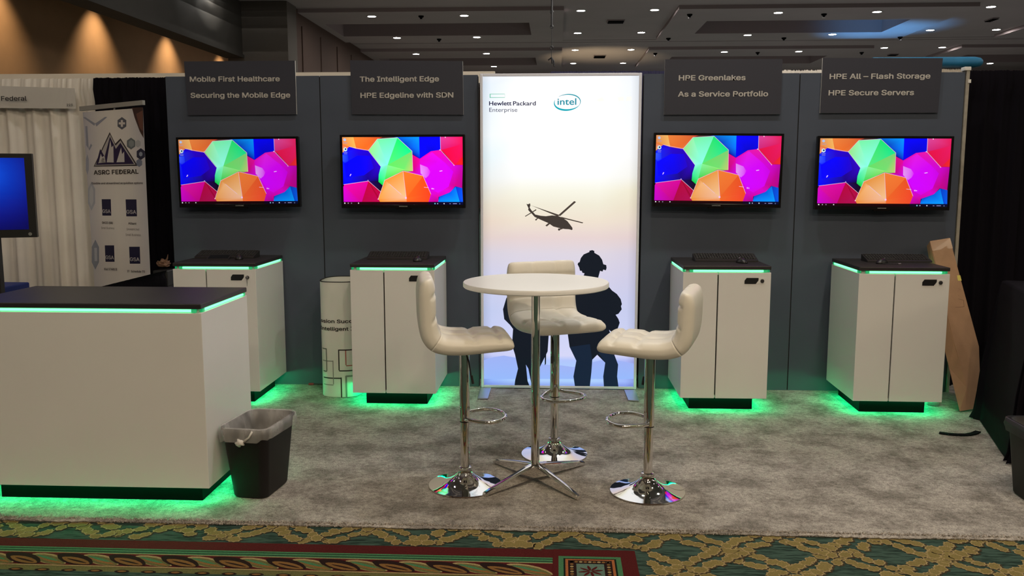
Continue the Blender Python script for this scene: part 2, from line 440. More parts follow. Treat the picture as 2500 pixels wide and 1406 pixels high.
for yy in (22.55, 23.0):        # airwall track lines
    rect(bm, -8, 20, yy-.03, yy+.03, 5.995, 1)
struct('ceiling', bm, [m_ceiling, m_ceil_recess])
bm = BM(); box(bm, -10.75, -10.5, -16, 37, FZ, 6.2); struct('wall_left', bm, m_tan)
bm = BM(); box(bm, 20, 20.2, -16, 37, FZ, 6.2); struct('wall_right', bm, m_brown)
bm = BM(); box(bm, -12, 20, 37, 37.2, FZ, 6.5); struct('wall_far', bm, m_brown)
bm = BM(); box(bm, -12, 20, -16.2, -16, FZ, 6.5); struct('wall_front', bm, m_brown)
bm = BM(); box(bm, -8.35, -7.97, -16, 15.6, 4.65, 5.99); box(bm, -8.40, -7.93, -16, 15.6, 4.60, 4.68); struct('trim_1', bm, m_fascia)     # bulkhead beam
bm = BM(); box(bm, -8.35, -6.8, 15.6, 16.4, FZ, 5.99); struct('wall_pier', bm, M('pier_paint', (.12, .105, .09), .85))
bm = BM(); box(bm, -7.1, -6.85, 16.4, 29, FZ, 5.99)
for k in range(6): box(bm, -6.86, -6.82, 17+k*1.9, 17.08+k*1.9, FZ, 5.6)
struct('wall_side', bm, m_brown)

# ------------------------------------------------------------------ ceiling downlights in view
VIS = {17.3: [-7.6, -5.0, -2.5, .62, 2.57, 5.8, 8.35, 11.25], 21.05: [-7.6, -5.0, -2.5, .62, 2.57, 5.8, 8.35, 11.25, 13.2],
       24.8: [-7.6, -5.0, -2.5, .62, 2.57, 5.8, 8.35, 11.25, 13.2], 28.55: [-5.0, -2.5, .62, 2.57, 5.8, 8.35, 11.25, 13.2, 16.6]}
ORD = ['first', 'second', 'third', 'fourth', 'fifth', 'sixth', 'seventh', 'eighth', 'ninth']
ROWN = ['nearest row of ceiling lights', 'second nearest row of ceiling lights', 'third nearest row of ceiling lights', 'farthest row of ceiling lights']
proto = None
for ri, (ry, cxs) in enumerate(VIS.items()):
    for ci, cx in enumerate(cxs):
        lab = f'small glowing recessed downlight, {ORD[ci]} from the left in the {ROWN[ri]}'
        z = lvl(cx, ry)[0]
        if proto is None:
            proto = thing('recessed_downlight', lab, 'ceiling light', (cx, ry, z), 0, 'recessed downlights in the ceiling')
            bm = BM(); lathe(bm, [(LAMP_R+.03, 0), (LAMP_R+.03, -.012), (LAMP_R, -.014), (LAMP_R, 0)], 24, close=True); obj('trim_ring', bm, m_lamptrim, proto)
            bm = BM(); lathe(bm, [(LAMP_R, -.002), (LAMP_R, -.010)], 24); obj('lamp_lens', bm, m_lamp, proto)
        else: dup(proto, (cx, ry, z), 0, lab)
# ceiling fittings
def ceil_vent(u0, v0, u1, v1, lab):
    a = P(u0, v0, 2, 5.98); b_ = P(u1, v1, 2, 5.98)
    t = thing('ceiling_vent', lab, 'vent', ((a.x+b_.x)/2, (a.y+b_.y)/2, 6.0), 0, 'air vents in the ceiling')
    w, d = abs(b_.x-a.x)/2, abs(b_.y-a.y)/2
    bm = BM(); box(bm, -w, w, -d, d, -.03, 0); obj('frame', bm, m_ceil_recess, t)
    bm = BM()
    for i in range(5): box(bm, -w*.9, w*.9, -d*.9+i*d*.4, -d*.9+i*d*.4+d*.18, -.05, -.03)
    obj('louvre', bm, m_kick, t)
ceil_vent(1481, 56, 1526, 49, 'dark rectangular ceiling vent right of the hanging chain, between two lights')
ceil_vent(2402, 52, 2440, 44, 'dark rectangular ceiling vent at the far right of the ceiling')
ceil_vent(1448, 141, 1480, 135, 'dim far ceiling vent low above the lit graphic panel')
ceil_vent(2165, 135, 2195, 132, 'dim far ceiling vent just above the flash storage sign')
sp_first = None
for (u, v, lab) in [(713, 36, 'near the leftmost downlight of the nearest row'), (1028, 34, 'between the second and third downlights of the nearest row'), (799, 92, 'right of the leftmost downlight of the second row'),
        (1072, 91, 'between downlights above the intelligent edge sign'), (1632, 89, 'left of the downlight row, above the as a service sign'), (1914, 88, 'between downlights in front of the dark coffer'),
        (2198, 86, 'beside the blue-lit ceiling patch'), (2012, 29, 'between the two nearest downlights on the right'), (1600, 126, 'in the far bay above the lit graphic, right side'), (1850, 124, 'above the gap between the two right signs'), (2104, 124, 'high above the right end of the flash storage sign'), (1684, 30, 'in the near bay left of the dark coffer')]:
    p = P(u, v, 2, 5.95)
    l2 = 'tiny dark ceiling sensor ' + lab
    if sp_first is None:
        sp_first = thing('ceiling_sensor', l2, 'ceiling sensor', (p.x, p.y, lvl(p.x, p.y)[0]), 0, 'small dark fittings on the ceiling')
        bm = BM(); lathe(bm, [(.075, 0), (.07, -.03), (.03, -.06), (.03, -.09)], 16); obj('housing', bm, m_kick, sp_first, smooth=True)
        bm = BM(); lathe(bm, [(.045, -.09), (.045, -.1)], 12); obj('deflector', bm, m_steel, sp_first)
    else: dup(sp_first, (p.x, p.y, lvl(p.x, p.y)[0]), 0, l2)
# rigging chain
ct = thing('rigging_chain', 'black rigging chain with hook hanging from the ceiling above the lit graphic', 'chain', (-.13, 14, 6.0))
bm = BM(); tube(bm, [(0, 0, 0), (0, 0, -.95)], .022); obj('upper_chain', bm, m_plastic_m, ct)
bm = BM(); tube(bm, [(0, 0, -.95), (-.005, 0, -1.66)], .006); obj('cable', bm, m_plastic_m, ct)
bm = BM()
for z in (-.62, -.95, -1.42):
    tube(bm, [(.035*math.cos(i*PI/6), 0, z+.035*math.sin(i*PI/6)) for i in range(12)], .01, 6, closed=True)
obj('shackle', bm, m_plastic_m, ct)
bm = BM(); tube(bm, [(-.08, 0, -1.70), (0, 0, -1.64), (.05, 0, -1.72), (.06, 0, -1.85)], .018, 6); tube(bm, [(-.005, 0, -1.64), (.02, 0, -1.78)], .025, 6); obj('hook', bm, m_plastic_m, ct)

# ------------------------------------------------------------------ booth carpet
bm = BM()
CX0, CX1, CY0, CY1 = -3.3, 3.35, -2.82, .26
nx = 420
rr = random.Random(5)
top, low = [], []
for i in range(nx+1):
    x = lerp(CX0, CX1, i/nx); w_ = .006*math.sin(x*3.1)+.004*math.sin(x*11)+rr.uniform(-.004, .004)
    top.append((bm.verts.new((x, CY0+.012+w_, -.001)), bm.verts.new((x, CY0+w_*1.2, -.007+rr.uniform(-.002, .002))), bm.verts.new((x, CY0+.004+w_, FZ))))
bk = (bm.verts.new((CX1, CY1, -.001)), bm.verts.new((CX0, CY1, -.001)))
for a, b_ in zip(top, top[1:]):
    bm.faces.new((a[1], b_[1], b_[0], a[0])); bm.faces.new((a[2], b_[2], b_[1], a[1]))
bm.faces.new([t[0] for t in top] + [bk[0], bk[1]])
for i in range(15000):            # tufts of the pile, densest along the cut front edge
    x = rr.uniform(CX0, CX1); yy = CY0 + abs(rr.gauss(0, .016)); 
    a = rr.uniform(0, 6.28); s = rr.uniform(.003, .006); lean = Vector((rr.uniform(-.006, .006), rr.uniform(-.009, .004), rr.uniform(.004, .010)))
    z = -.003 if yy > CY0+.012 else -.012
    c = Vector((x, yy, z)); d = Vector((math.cos(a)*s, math.sin(a)*s, 0))
    v = [bm.verts.new(c-d), bm.verts.new(c+d), bm.verts.new(c+lean)]
    bm.faces.new(v).material_index = 1
carpet = tag(obj('booth_carpet', bm, [m_carpet, M('carpet_cut_pile', (.46, .42, .375), 1, noise=.3, nscale=90, spec=.05)]), 'mottled grey plush booth carpet under the stools and cabinets', 'carpet')

# ------------------------------------------------------------------ hard back wall of the booth
def wall_panel(x0, x1):
    bm = BM(); box(bm, x0+.004, x1-.004, 0, .06, -.001, 2.44, 0)
    box(bm, x0, x0+.004, .006, .05, 0, 2.43, 1); box(bm, x1-.004, x1, .006, .05, 0, 2.43, 1)
    return bm
for i, (a, b_) in enumerate([(-3.05, -1.83), (-1.83, -.60), (.66, 1.83), (1.83, 3.045)]):
    struct('wall_back', wall_panel(a, b_), [m_wall, m_seam])
# end post of the wall
t = thing('wall_post', 'pale aluminium upright post at the right end of the slate booth wall', 'post', (3.06, .02, 0))
bm = BM(); box(bm, -.012, .012, -.03, .03, 0, 2.45, bev=.003); obj('upright', bm, M('aged_post', (.33, .30, .25), .6, noise=.15, nscale=20), t)
bm = BM(); box(bm, -.03, .018, -.034, .034, 2.45, 2.478, bev=.004); box(bm, .0, .02, -.036, -.02, 2.36, 2.385); obj('clamp', bm, m_core, t)

# ------------------------------------------------------------------ lit graphic panel
LBY = -.055
lb = thing('lightbox_display', 'tall backlit graphic panel with helicopter and soldier silhouettes between the slate walls', 'lightbox', (.03, -.05, 0))
fx0, fx1, fz1 = P(1172, 300, 1, LBY).x, P(1565.5, 300, 1, LBY).x, 2.443
bm = BM()
fw = .022
box(bm, fx0, fx0+fw, LBY, .05, .004, fz1, bev=.004); box(bm, fx1-fw, fx1, LBY, .05, .004, fz1, bev=.004)
box(bm, fx0+fw, fx1-fw, LBY, .05, fz1-fw, fz1, bev=.004); box(bm, fx0+fw, fx1-fw, LBY, .05, .004, .004+fw, bev=.004)
box(bm, fx0+fw, fx1-fw, .03, .048, .02, fz1-.02)
obj('frame', bm, m_silver_trim, lb, world=True)
for sx, nm in ((fx0, 0), (fx1, 1)):
    bm = BM()
    if nm == 0: pl = [P(1173, 948, 2, .004), P(1199, 948, 2, .004), P(1191, 974, 2, .004), P(1166, 974, 2, .004)]
    else: pl = [P(1524, 953, 2, .004), P(1551, 953, 2, .004), P(1560, 980, 2, .004), P(1534, 978, 2, .004)]
    prism(bm, pl, (0, 0, .006)); obj('foot', bm, m_alu, lb, world=True)
# image: soft dawn sky, hills, silhouettes
bm = BM(); L = bm.loops.layers.float_color.new('Col')
rows = [(180, (238, 243, 255), (255, 255, 255), (240, 246, 255)), (205, (225, 240, 255), (262, 262, 262), (242, 248, 255)), (330, (242, 250, 255), (262, 262, 262), (250, 252, 255)), (380, (226, 244, 250), (262, 262, 262), (250, 250, 250)),
        (430, (232, 238, 238), (258, 258, 256), (246, 244, 236)), (465, (232, 230, 222), (250, 248, 232), (240, 232, 206)), (500, (233, 222, 205), (242, 236, 216), (236, 224, 200)), (540, (232, 212, 196), (240, 226, 208), (234, 218, 204)),
        (580, (226, 208, 202), (232, 212, 210), (226, 206, 206)), (620, (214, 208, 222), (222, 214, 226), (212, 204, 222)), (680, (206, 208, 236), (214, 210, 234), (204, 202, 230)), (760, (190, 202, 240), (204, 208, 240), (196, 202, 238)),
        (830, (196, 204, 246), (208, 212, 246), (200, 206, 244)), (868, (190, 196, 244), (212, 214, 248), (202, 206, 246))]
hill = [(880, (150, 172, 244), (176, 196, 252), (170, 176, 244)), (905, (128, 160, 246), (170, 205, 255), (146, 166, 248)), (930, (136, 170, 250), (172, 206, 255), (150, 172, 250)), (950, (108, 128, 220), (128, 148, 232), (118, 134, 222))]
def lin(c): return tuple(((x/255)**2.2 if x > 11 else x/255/12.92) for x in c)
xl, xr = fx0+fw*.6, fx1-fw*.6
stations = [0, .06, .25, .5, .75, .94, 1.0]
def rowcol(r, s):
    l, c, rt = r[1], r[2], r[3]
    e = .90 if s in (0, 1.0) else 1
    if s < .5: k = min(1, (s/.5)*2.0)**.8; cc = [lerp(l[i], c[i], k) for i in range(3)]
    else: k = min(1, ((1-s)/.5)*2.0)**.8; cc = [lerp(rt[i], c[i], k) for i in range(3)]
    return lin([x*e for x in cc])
def zrow(v): return P(1368, v, 1, LBY).z
allr = rows+hill
yfront = LBY+.003
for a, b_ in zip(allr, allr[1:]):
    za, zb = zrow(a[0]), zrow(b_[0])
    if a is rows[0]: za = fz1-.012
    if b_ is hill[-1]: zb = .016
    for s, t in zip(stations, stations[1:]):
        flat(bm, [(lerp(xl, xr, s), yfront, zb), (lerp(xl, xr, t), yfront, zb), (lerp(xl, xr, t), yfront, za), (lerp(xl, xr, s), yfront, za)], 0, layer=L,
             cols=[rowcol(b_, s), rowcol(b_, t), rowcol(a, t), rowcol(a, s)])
# hazy ridge line
rid = [(1178, 880), (1205, 872), (1230, 868), (1262, 874), (1290, 884), (1330, 890), (1370, 892), (1400, 896), (1440, 886), (1480, 876), (1520, 882), (1550, 888)]
def PL(u, v, k=1): q = P(u, v, 1, yfront-.0004*k); return q
for (u0, v0), (u1, v1) in zip(rid, rid[1:]):
    c1 = lin((158, 178, 246)); c2 = lin((160, 190, 252))
    flat(bm, [PL(u0, 925), PL(u1, 925), PL(u1, v1), PL(u0, v0)], 0, layer=L, cols=[lin((150, 184, 252)), lin((150, 184, 252)), c1, c1])
def sil(pts, c, k=2):
    f = flat(bm, [PL(u, v, k) for u, v in pts], 0, col=lin(c), layer=L); f.normal_update()
    if f.normal.y > 0: f.normal_flip()
dark, dark2 = (19, 27, 38), (22, 38, 58)
def hel(x, y): return (1180+x*.2845, 200+y*.2845)
helc = (66, 58, 54)
sil([hel(*p) for p in [(370, 1046), (384, 1050), (400, 1041), (404, 1058), (398, 1078), (412, 1100), (446, 1138), (492, 1148), (536, 1152), (590, 1145), (640, 1150), (682, 1166), (722, 1195), (745, 1225), (765, 1252), (760, 1270), (735, 1264), (700, 1262), (660, 1256), (600, 1240), (560, 1212), (500, 1186), (440, 1158), (412, 1126), (392, 1108), (384, 1095), (388, 1084)]], helc)
for a in ([(640, 1146), (660, 1150), (796, 1030), (780, 1022)], [(640, 1155), (655, 1142), (430, 1066), (402, 1056)], [(660, 1166), (670, 1158), (858, 1206), (850, 1213)], [(356, 1152), (362, 1156), (456, 1100), (452, 1092)], [(532, 1232), (545, 1240), (575, 1216), (562, 1208)], [(448, 1178), (455, 1184), (476, 1168), (470, 1162)], [(645, 1262), (655, 1270), (690, 1258), (680, 1250)]):
    sil([hel(*p) for p in a], (74, 64, 58), 3)
for cx, cy, r in ((650, 1266, 10), (452, 1182, 7), (757, 1262, 9)): sil([hel(cx+r*math.cos(i*.7), cy+r*math.sin(i*.7)) for i in range(9)], helc, 3)
# right soldier
sil([(1424, 676), (1427, 667), (1422, 666), (1420, 661), (1416, 661), (1414, 653), (1410, 645), (1412, 641), (1415, 640), (1418, 630), (1425, 621), (1439, 615), (1439, 612), (1446, 610.5), (1451, 612.5), (1451, 617), (1463, 624), (1470, 634), (1473, 645), (1480, 647), (1481, 654), (1479, 660), (1473, 658), (1471, 663), (1465, 661), (1463.7, 666), (1460, 679), (1470, 692), (1484.8, 698), (1494, 709), (1506, 717.6), (1515.3, 730), (1518.4, 742.6), (1516, 747.3), (1518, 755), (1509.8, 766), (1503, 768.4), (1509.8, 778.6), (1513, 788), (1508, 802), (1492.6, 810), (1487, 805), (1490, 814), (1487, 826), (1490, 840), (1499, 863.6), (1509, 890), (1506.6, 919), (1511, 952),
     (1475, 952), (1472.7, 919), (1477.6, 885.4), (1458, 866), (1446, 878), (1443.7, 909.6), (1439, 952), (1405, 952), (1400, 919), (1407, 880.5), (1390.5, 846.7), (1386, 815), (1392, 780), (1398, 740), (1402, 710), (1420, 690)], dark)
sil([(1405, 951.5), (1400, 919), (1407, 880.5), (1391, 847), (1440, 840), (1446, 878), (1443.7, 909.6), (1439, 951.5)], dark2, 3)
sil([(1475, 951.5), (1472.7, 919), (1477.6, 885.4), (1462, 862), (1490, 842), (1499, 863.6), (1508, 890), (1506, 919), (1510, 951.5)], dark2, 3)
# left soldier, mostly behind the far stool
sil([(1255, 952), (1257.5, 929), (1264.7, 900), (1257.5, 866), (1250, 842), (1252.6, 803), (1245, 793), (1231, 779), (1228, 755), (1236, 728), (1252, 708), (1272, 700), (1276, 690), (1270, 676), (1280, 660), (1300, 654), (1318, 660), (1328, 676), (1322, 690), (1326, 700), (1344, 710), (1352, 735), (1346, 780), (1340, 813), (1337, 858), (1326, 880), (1315, 902), (1313, 930), (1320, 952), (1300, 952), (1290, 900), (1284, 890), (1288, 930), (1297, 952)], dark)
sil([(1330, 840), (1334, 840), (1333, 888), (1330, 892)], dark, 3)
# printed logos
ink = (34, 34, 70)
def lbtext(s, u0, u1, v, hpx, c, bold=0, k=2):
    o = PL(u0, v, k); w = PL(u1, v, k).x-o.x
    put_text(bm, s, o, (1, 0, 0), (0, 0, 1), w, hpx*.00307, bold, 0, L, lin(c), (0, -1, 0), plain=True)
lbtext('Hewlett', 1194, 1249, 257.5, 11, ink, .022); lbtext('Packard', 1252.5, 1308, 257.5, 11, ink, .016); lbtext('Enterprise', 1194.5, 1263, 273, 10.5, (70, 72, 98))
for a in ([(1195.5, 229), (1233, 229), (1233, 230), (1195.5, 230.4)], [(1195.5, 237.5), (1233, 237.5), (1233, 238.6), (1195.5, 239)], [(1195.5, 229), (1197.6, 229), (1197.6, 239), (1195.5, 239)], [(1232, 229), (1233, 229), (1233, 238.6), (1232, 238.6)]): sil(a, (120, 200, 168) if a[0][0] < 1200 else (220, 236, 228))
lbtext('intel', 1361, 1407, 256, 17, (16, 138, 160), .012)
def ell(cx, cy, ra, rb, rot, a0, a1, w0, w1, c, n=26):
    for i in range(n):
        t0, t1 = lerp(a0, a1, i/n), lerp(a0, a1, (i+1)/n); q = []
        for t, e in ((t0, 0), (t1, 0), (t1, 1), (t0, 1)):
            k = (t-a0)/(a1-a0); w = lerp(w0, w1, math.sin(k*PI))*e
            x, y = (ra-w)*math.cos(t), (rb-w)*math.sin(t); q.append((cx+x*math.cos(rot)-y*math.sin(rot), cy+x*math.sin(rot)+y*math.cos(rot)))
        sil(q, c)
ell(1385, 250, 33, 20.5, -.12, .55, 3.6, .8, 4.4, (20, 170, 186)); ell(1385, 250, 33, 20.5, -.12, 4.1, 6.85, .6, 2.6, (20, 150, 168))
for a in ([(1456, 244), (1470, 237), (1476, 246), (1462, 248)], [(1508, 237), (1522, 236), (1524, 246), (1510, 247)], [(1530, 236), (1542, 235), (1542, 245), (1528, 247)]): sil(a, (254, 254, 247))
m_lbx = display_mat('backlit_fabric', 1.0, .7, .2)
obj('graphic_panel', bm, m_lbx, lb, world=True)

# ------------------------------------------------------------------ topic signs
def sign(cors, lines, lab):
    yf = -.018
    q = [P(u, v, 1, yf) for u, v in cors]
    c = (q[0]+q[1]+q[2]+q[3])/4
    t = thing('topic_sign', lab, 'sign', (c.x, -.003, min(p.z for p in q)), 0, 'dark topic signs along the top of the wall')
    bm = BM(); fs = prism(bm, q, (0, .014, 0))
    for f in fs:
        f.normal_update()
        f.material_index = 0 if f.normal.y < -.9 else 1
    obj('board', bm, [m_signface, m_core], t, world=True)
    for s, u0, u1, v in lines:
        bm = BM(); o = P(u0, v, 1, yf-.0012); w = P(u1, v, 1, yf).x-o.x
        put_text(bm, s, o, (1, 0, 0), (0, 0, 1), w, .0545, .022, nrm=(0, -1, 0))
        obj('lettering', bm, m_lettering, t, world=True)
sign([(449, 150), (720, 148), (724, 279), (459, 281)], [('Mobile First Healthcare', 463.5, 683.5, 199.5), ('Securing the Mobile Edge', 465.5, 709, 239)], 'dark grey sign reading Mobile First Healthcare, Securing the Mobile Edge')
sign([(854.5, 147), (1129.5, 149), (1131.5, 280), (859, 279)], [('The Intelligent Edge', 878.5, 1072, 199.5), ('HPE Edgeline with SDN', 880, 1107, 239)], 'dark grey sign reading The Intelligent Edge, HPE Edgeline with SDN')
sign([(1623.5, 145), (1911, 144), (1905, 279), (1621, 280)], [('HPE Greenlakes', 1657, 1820, 196.5), ('As a Service Portfolio', 1655, 1875, 236)], 'dark grey sign reading HPE Greenlakes, As a Service Portfolio')
sign([(2009, 141), (2302, 142), (2290, 275), (2002, 276)], [('HPE All – Flash Storage', 2025, 2271, 193), ('HPE Secure Servers', 2022.5, 2231, 233)], 'dark grey sign reading HPE All Flash Storage, HPE Secure Servers')

# ------------------------------------------------------------------ wall televisions
def homog(src):
    # projective map of a quad (TL,TR,BR,BL) to the unit square (x right, y up)
    def solve(A, b):
        n = len(b); Mx = [r[:]+[b[i]] for i, r in enumerate(A)]
        for c in range(n):
            p = max(range(c, n), key=lambda r: abs(Mx[r][c])); Mx[c], Mx[p] = Mx[p], Mx[c]
            for r in range(n):
                if r != c:
                    f = Mx[r][c]/Mx[c][c]; Mx[r] = [a-f*bb for a, bb in zip(Mx[r], Mx[c])]
        return [Mx[i][n]/Mx[i][i] for i in range(n)]
    dst = [(0, 1), (1, 1), (1, 0), (0, 0)]; A = []; b = []
    for (x, y), (X, Y) in zip(src, dst):
        A.append([x, y, 1, 0, 0, 0, -X*x, -X*y]); b.append(X); A.append([0, 0, 0, x, y, 1, -Y*x, -Y*y]); b.append(Y)
    h = solve(A, b)
    return lambda x, y: ((h[0]*x+h[1]*y+h[2])/(h[6]*x+h[7]*y+1), (h[3]*x+h[4]*y+h[5])/(h[6]*x+h[7]*y+1))
HM = homog([(172, 118), (2292, 118), (2222, 1256), (125, 1256)])
UMB = [  # polygons of the desktop picture (measured on the right-hand screen), colours per corner
 ([(100, 100), (2310, 100), (2250, 1270), (100, 1270)], [(44, 18, 40)]),
 ([(172, 118), (372, 118), (410, 315), (290, 280), (170, 245)], [(214, 140, 90), (236, 176, 96), (240, 178, 90), (232, 150, 80), (226, 130, 70)]),
 ([(168, 245), (290, 282), (225, 330), (165, 380)], [(228, 112, 48), (232, 120, 60), (236, 150, 130), (225, 160, 110)]),
 ([(372, 118), (895, 118), (795, 155), (625, 348), (500, 330), (410, 315)], [(232, 128, 62), (190, 60, 50), (214, 98, 50), (226, 116, 58), (234, 110, 46), (226, 108, 54)]),
 ([(895, 118), (1080, 118), (1160, 135), (800, 155)], [(92, 60, 50), (30, 40, 90), (20, 60, 60), (60, 40, 30)]),
 ([(1085, 118), (1535, 118), (1530, 330), (1515, 485), (1390, 405), (1240, 250), (1150, 130)], [(0, 90, 190), (0, 150, 255), (0, 120, 255), (0, 30, 200), (0, 20, 150), (0, 40, 180), (0, 90, 200)]),
 ([(1530, 118), (1905, 118), (1895, 342), (1720, 362), (1515, 487)], [(0, 0, 255), (0, 0, 240), (0, 0, 220), (6, 0, 200), (0, 0, 235)]),
 ([(1903, 118), (2292, 118), (2285, 245), (1895, 342)], [(214, 70, 150), (226, 30, 90), (222, 30, 90), (200, 40, 120)]),
 ([(1895, 340), (2285, 243), (2262, 590), (2115, 592), (1940, 380)], [(226, 24, 70), (228, 30, 96), (226, 30, 60), (220, 24, 80), (226, 20, 70)]),
 ([(2265, 455), (2262, 590), (2135, 578)], [(234, 40, 40), (234, 44, 44), (222, 30, 60)]),
 ([(1392, 415), (1515, 487), (1720, 360), (1890, 338), (2115, 594), (2262, 592), (2222, 975), (2105, 945), (2010, 1045), (1800, 1125), (1790, 1210), (1615, 1210), (1670, 1080), (1555, 770), (1210, 690), (1380, 690)],
  [(206, 20, 120), (222, 10, 150), (226, 20, 170), (228, 30, 160), (200, 0, 200), (176, 0, 160), (170, 0, 130), (190, 0, 130), (210, 0, 190), (206, 0, 150), (170, 10, 120), (190, 10, 150), (200, 0, 190), (206, 0, 240), (196, 0, 130), (190, 10, 120)]),
 ([(1515, 500), (1740, 375), (1960, 560), (2090, 700), (1990, 950), (1800, 1060), (1690, 1000), (1600, 820), (1500, 720)], [(214, 10, 190), (222, 30, 220), (208, 0, 235), (196, 0, 220), (206, 0, 240), (210, 0, 215), (204, 0, 245), (204, 0, 255), (206, 10, 210)]),
 ([(1515, 580), (1640, 628), (1690, 705), (1650, 770), (1595, 812), (1515, 730)], [(224, 130, 236), (216, 100, 240), (212, 20, 240), (214, 80, 244), (216, 110, 240), (220, 150, 236)]),
 ([(160, 390), (225, 330), (290, 280), (420, 318), (625, 348), (822, 612), (780, 750), (765, 860), (590, 860), (160, 918), (120, 918)], [(20, 40, 250), (0, 10, 250), (30, 0, 200), (40, 0, 210), (40, 0, 190), (50, 0, 190), (40, 0, 150), (20, 0, 70), (30, 0, 120), (0, 0, 250), (0, 0, 250)]),
 ([(420, 430), (640, 430), (700, 640), (520, 760), (200, 800), (180, 560)], [(10, 0, 250), (30, 0, 215), (40, 0, 195), (20, 0, 220), (0, 0, 255), (0, 0, 255)]),
 ([(162, 420), (255, 415), (258, 520), (200, 560), (155, 520)], [(56, 90, 255), (30, 60, 255), (30, 50, 250), (20, 30, 250), (50, 80, 255)]),
 ([(590, 862), (770, 862), (842, 935), (800, 1045)], [(36, 0, 90), (20, 10, 40), (24, 12, 24), (30, 16, 26)]),
 ([(630, 345), (795, 155), (945, 590), (825, 612)], [(150, 226, 130), (150, 240, 170), (130, 255, 225), (150, 255, 230)]),
 ([(795, 155), (1150, 130), (945, 590)], [(120, 240, 160), (110, 240, 180), (140, 255, 230)]),
 ([(1150, 130), (1390, 360), (945, 590)], [(30, 224, 110), (10, 225, 140), (90, 230, 120)]),
 ([(1390, 360), (1380, 692), (1210, 680), (945, 590)], [(126, 200, 110), (190, 200, 110), (110, 220, 110), (100, 220, 100)]),
 ([(1380, 690), (1290, 700), (1210, 682), (870, 850), (945, 590), (1210, 660)], [(150, 200, 100), (110, 180, 70), (130, 220, 100), (50, 205, 80), (130, 240, 150), (150, 235, 120)]),
 ([(825, 610), (945, 590), (875, 850), (840, 935), (765, 870), (778, 750)], [(140, 255, 230), (130, 250, 190), (70, 230, 120), (20, 200, 70), (10, 200, 80), (60, 230, 160)]),
 ([(160, 916), (590, 856), (448, 1210), (122, 1210), (130, 960)], [(220, 20, 160), (210, 0, 150), (190, 0, 130), (190, 0, 200), (210, 10, 190)]),
 ([(590, 856), (800, 1042), (745, 1160), (772, 1210), (448, 1210)], [(180, 10, 60), (170, 10, 60), (170, 20, 80), (170, 20, 70), (166, 10, 70)]),
 ([(590, 860), (770, 1150), (720, 1140)], [(140, 6, 44), (150, 10, 50), (170, 14, 66)]),
 ([(2110, 950), (2225, 975), (2222, 1210), (2165, 1210)], [(0, 60, 190), (0, 80, 215), (0, 90, 230), (0, 70, 200)]),
 ([(2110, 950), (2166, 1210), (1788, 1210), (1812, 1118), (2000, 1050)], [(0, 110, 225), (0, 155, 255), (0, 130, 245), (0, 60, 190), (0, 90, 215)]),
 ([(880, 835), (1210, 690), (1237, 1140), (945, 905)], [(222, 140, 60), (230, 150, 70), (240, 190, 140), (234, 168, 104)]),
 ([(745, 1160), (880, 835), (945, 905), (1237, 1140)], [(232, 150, 70), (222, 130, 50), (240, 178, 120), (236, 180, 150)]),
 ([(772, 1210), (745, 1160), (1237, 1140), (1240, 1210)], [(234, 140, 60), (230, 140, 60), (236, 180, 140), (234, 120, 50)]),
 ([(1210, 690), (1555, 775), (1237, 1140)], [(236, 122, 54), (236, 110, 50), (230, 106, 48)]),
 ([(1555, 775), (1670, 1080), (1237, 1140)], [(226, 84, 40), (236, 70, 44), (234, 100, 44)]),
 ([(1670, 1080), (1620, 1210), (1240, 1210), (1237, 1140)], [(236, 70, 46), (236, 76, 40), (236, 100, 44), (232, 106, 46)]),
 ([(122, 1206), (1620, 1206), (1620, 1262), (118, 1262)], [(40, 4, 16), (34, 2, 16), (20, 0, 10), (26, 0, 20)]),
 ([(1620, 1206), (2225, 1206), (2225, 1262), (1620, 1262)], [(20, 4, 40), (4, 20, 60), (4, 10, 40), (16, 0, 26)]),
]
LINES = [[(625, 346), (795, 153), (1150, 130), (1392, 358), (1382, 690)], [(870, 850), (1210, 690), (1555, 772), (1672, 1078)], [(880, 838), (742, 1160)], [(150, 916), (590, 856), (800, 1042)], [(1903, 118), (1893, 342)], [(1893, 342), (2112, 594)], [(290, 280), (625, 346), (822, 612)], [(1210, 690), (1237, 1140)], [(955, 905), (1150, 1080)]]
DOTS = [(1230, 1140, 17, (240, 190, 240)), (742, 1160, 9, (250, 200, 230)), (1880, 340, 9, (240, 210, 250)), (2110, 596, 9, (240, 160, 220)), (1990, 128, 9, (250, 220, 240)), (625, 340, 8, (250, 170, 220)), (585, 845, 7, (200, 190, 255)), (1700, 985, 12, (240, 170, 240)), (1725, 988, 9, (240, 170, 240)),
        (150, 1228, 11, (235, 235, 245)), (210, 1228, 9, (180, 180, 190)), (268, 1228, 10, (130, 130, 150)), (392, 1228, 10, (225, 220, 230)), (1733, 1235, 11, (120, 200, 230)), (1780, 1235, 9, (180, 180, 220)), (1892, 1235, 10, (210, 220, 240)), (2165, 1237, 10, (90, 110, 150)), (222, 165, 24, (170, 190, 230)), (222, 325, 34, (200, 230, 235)), (226, 322, 15, (10, 40, 90))]
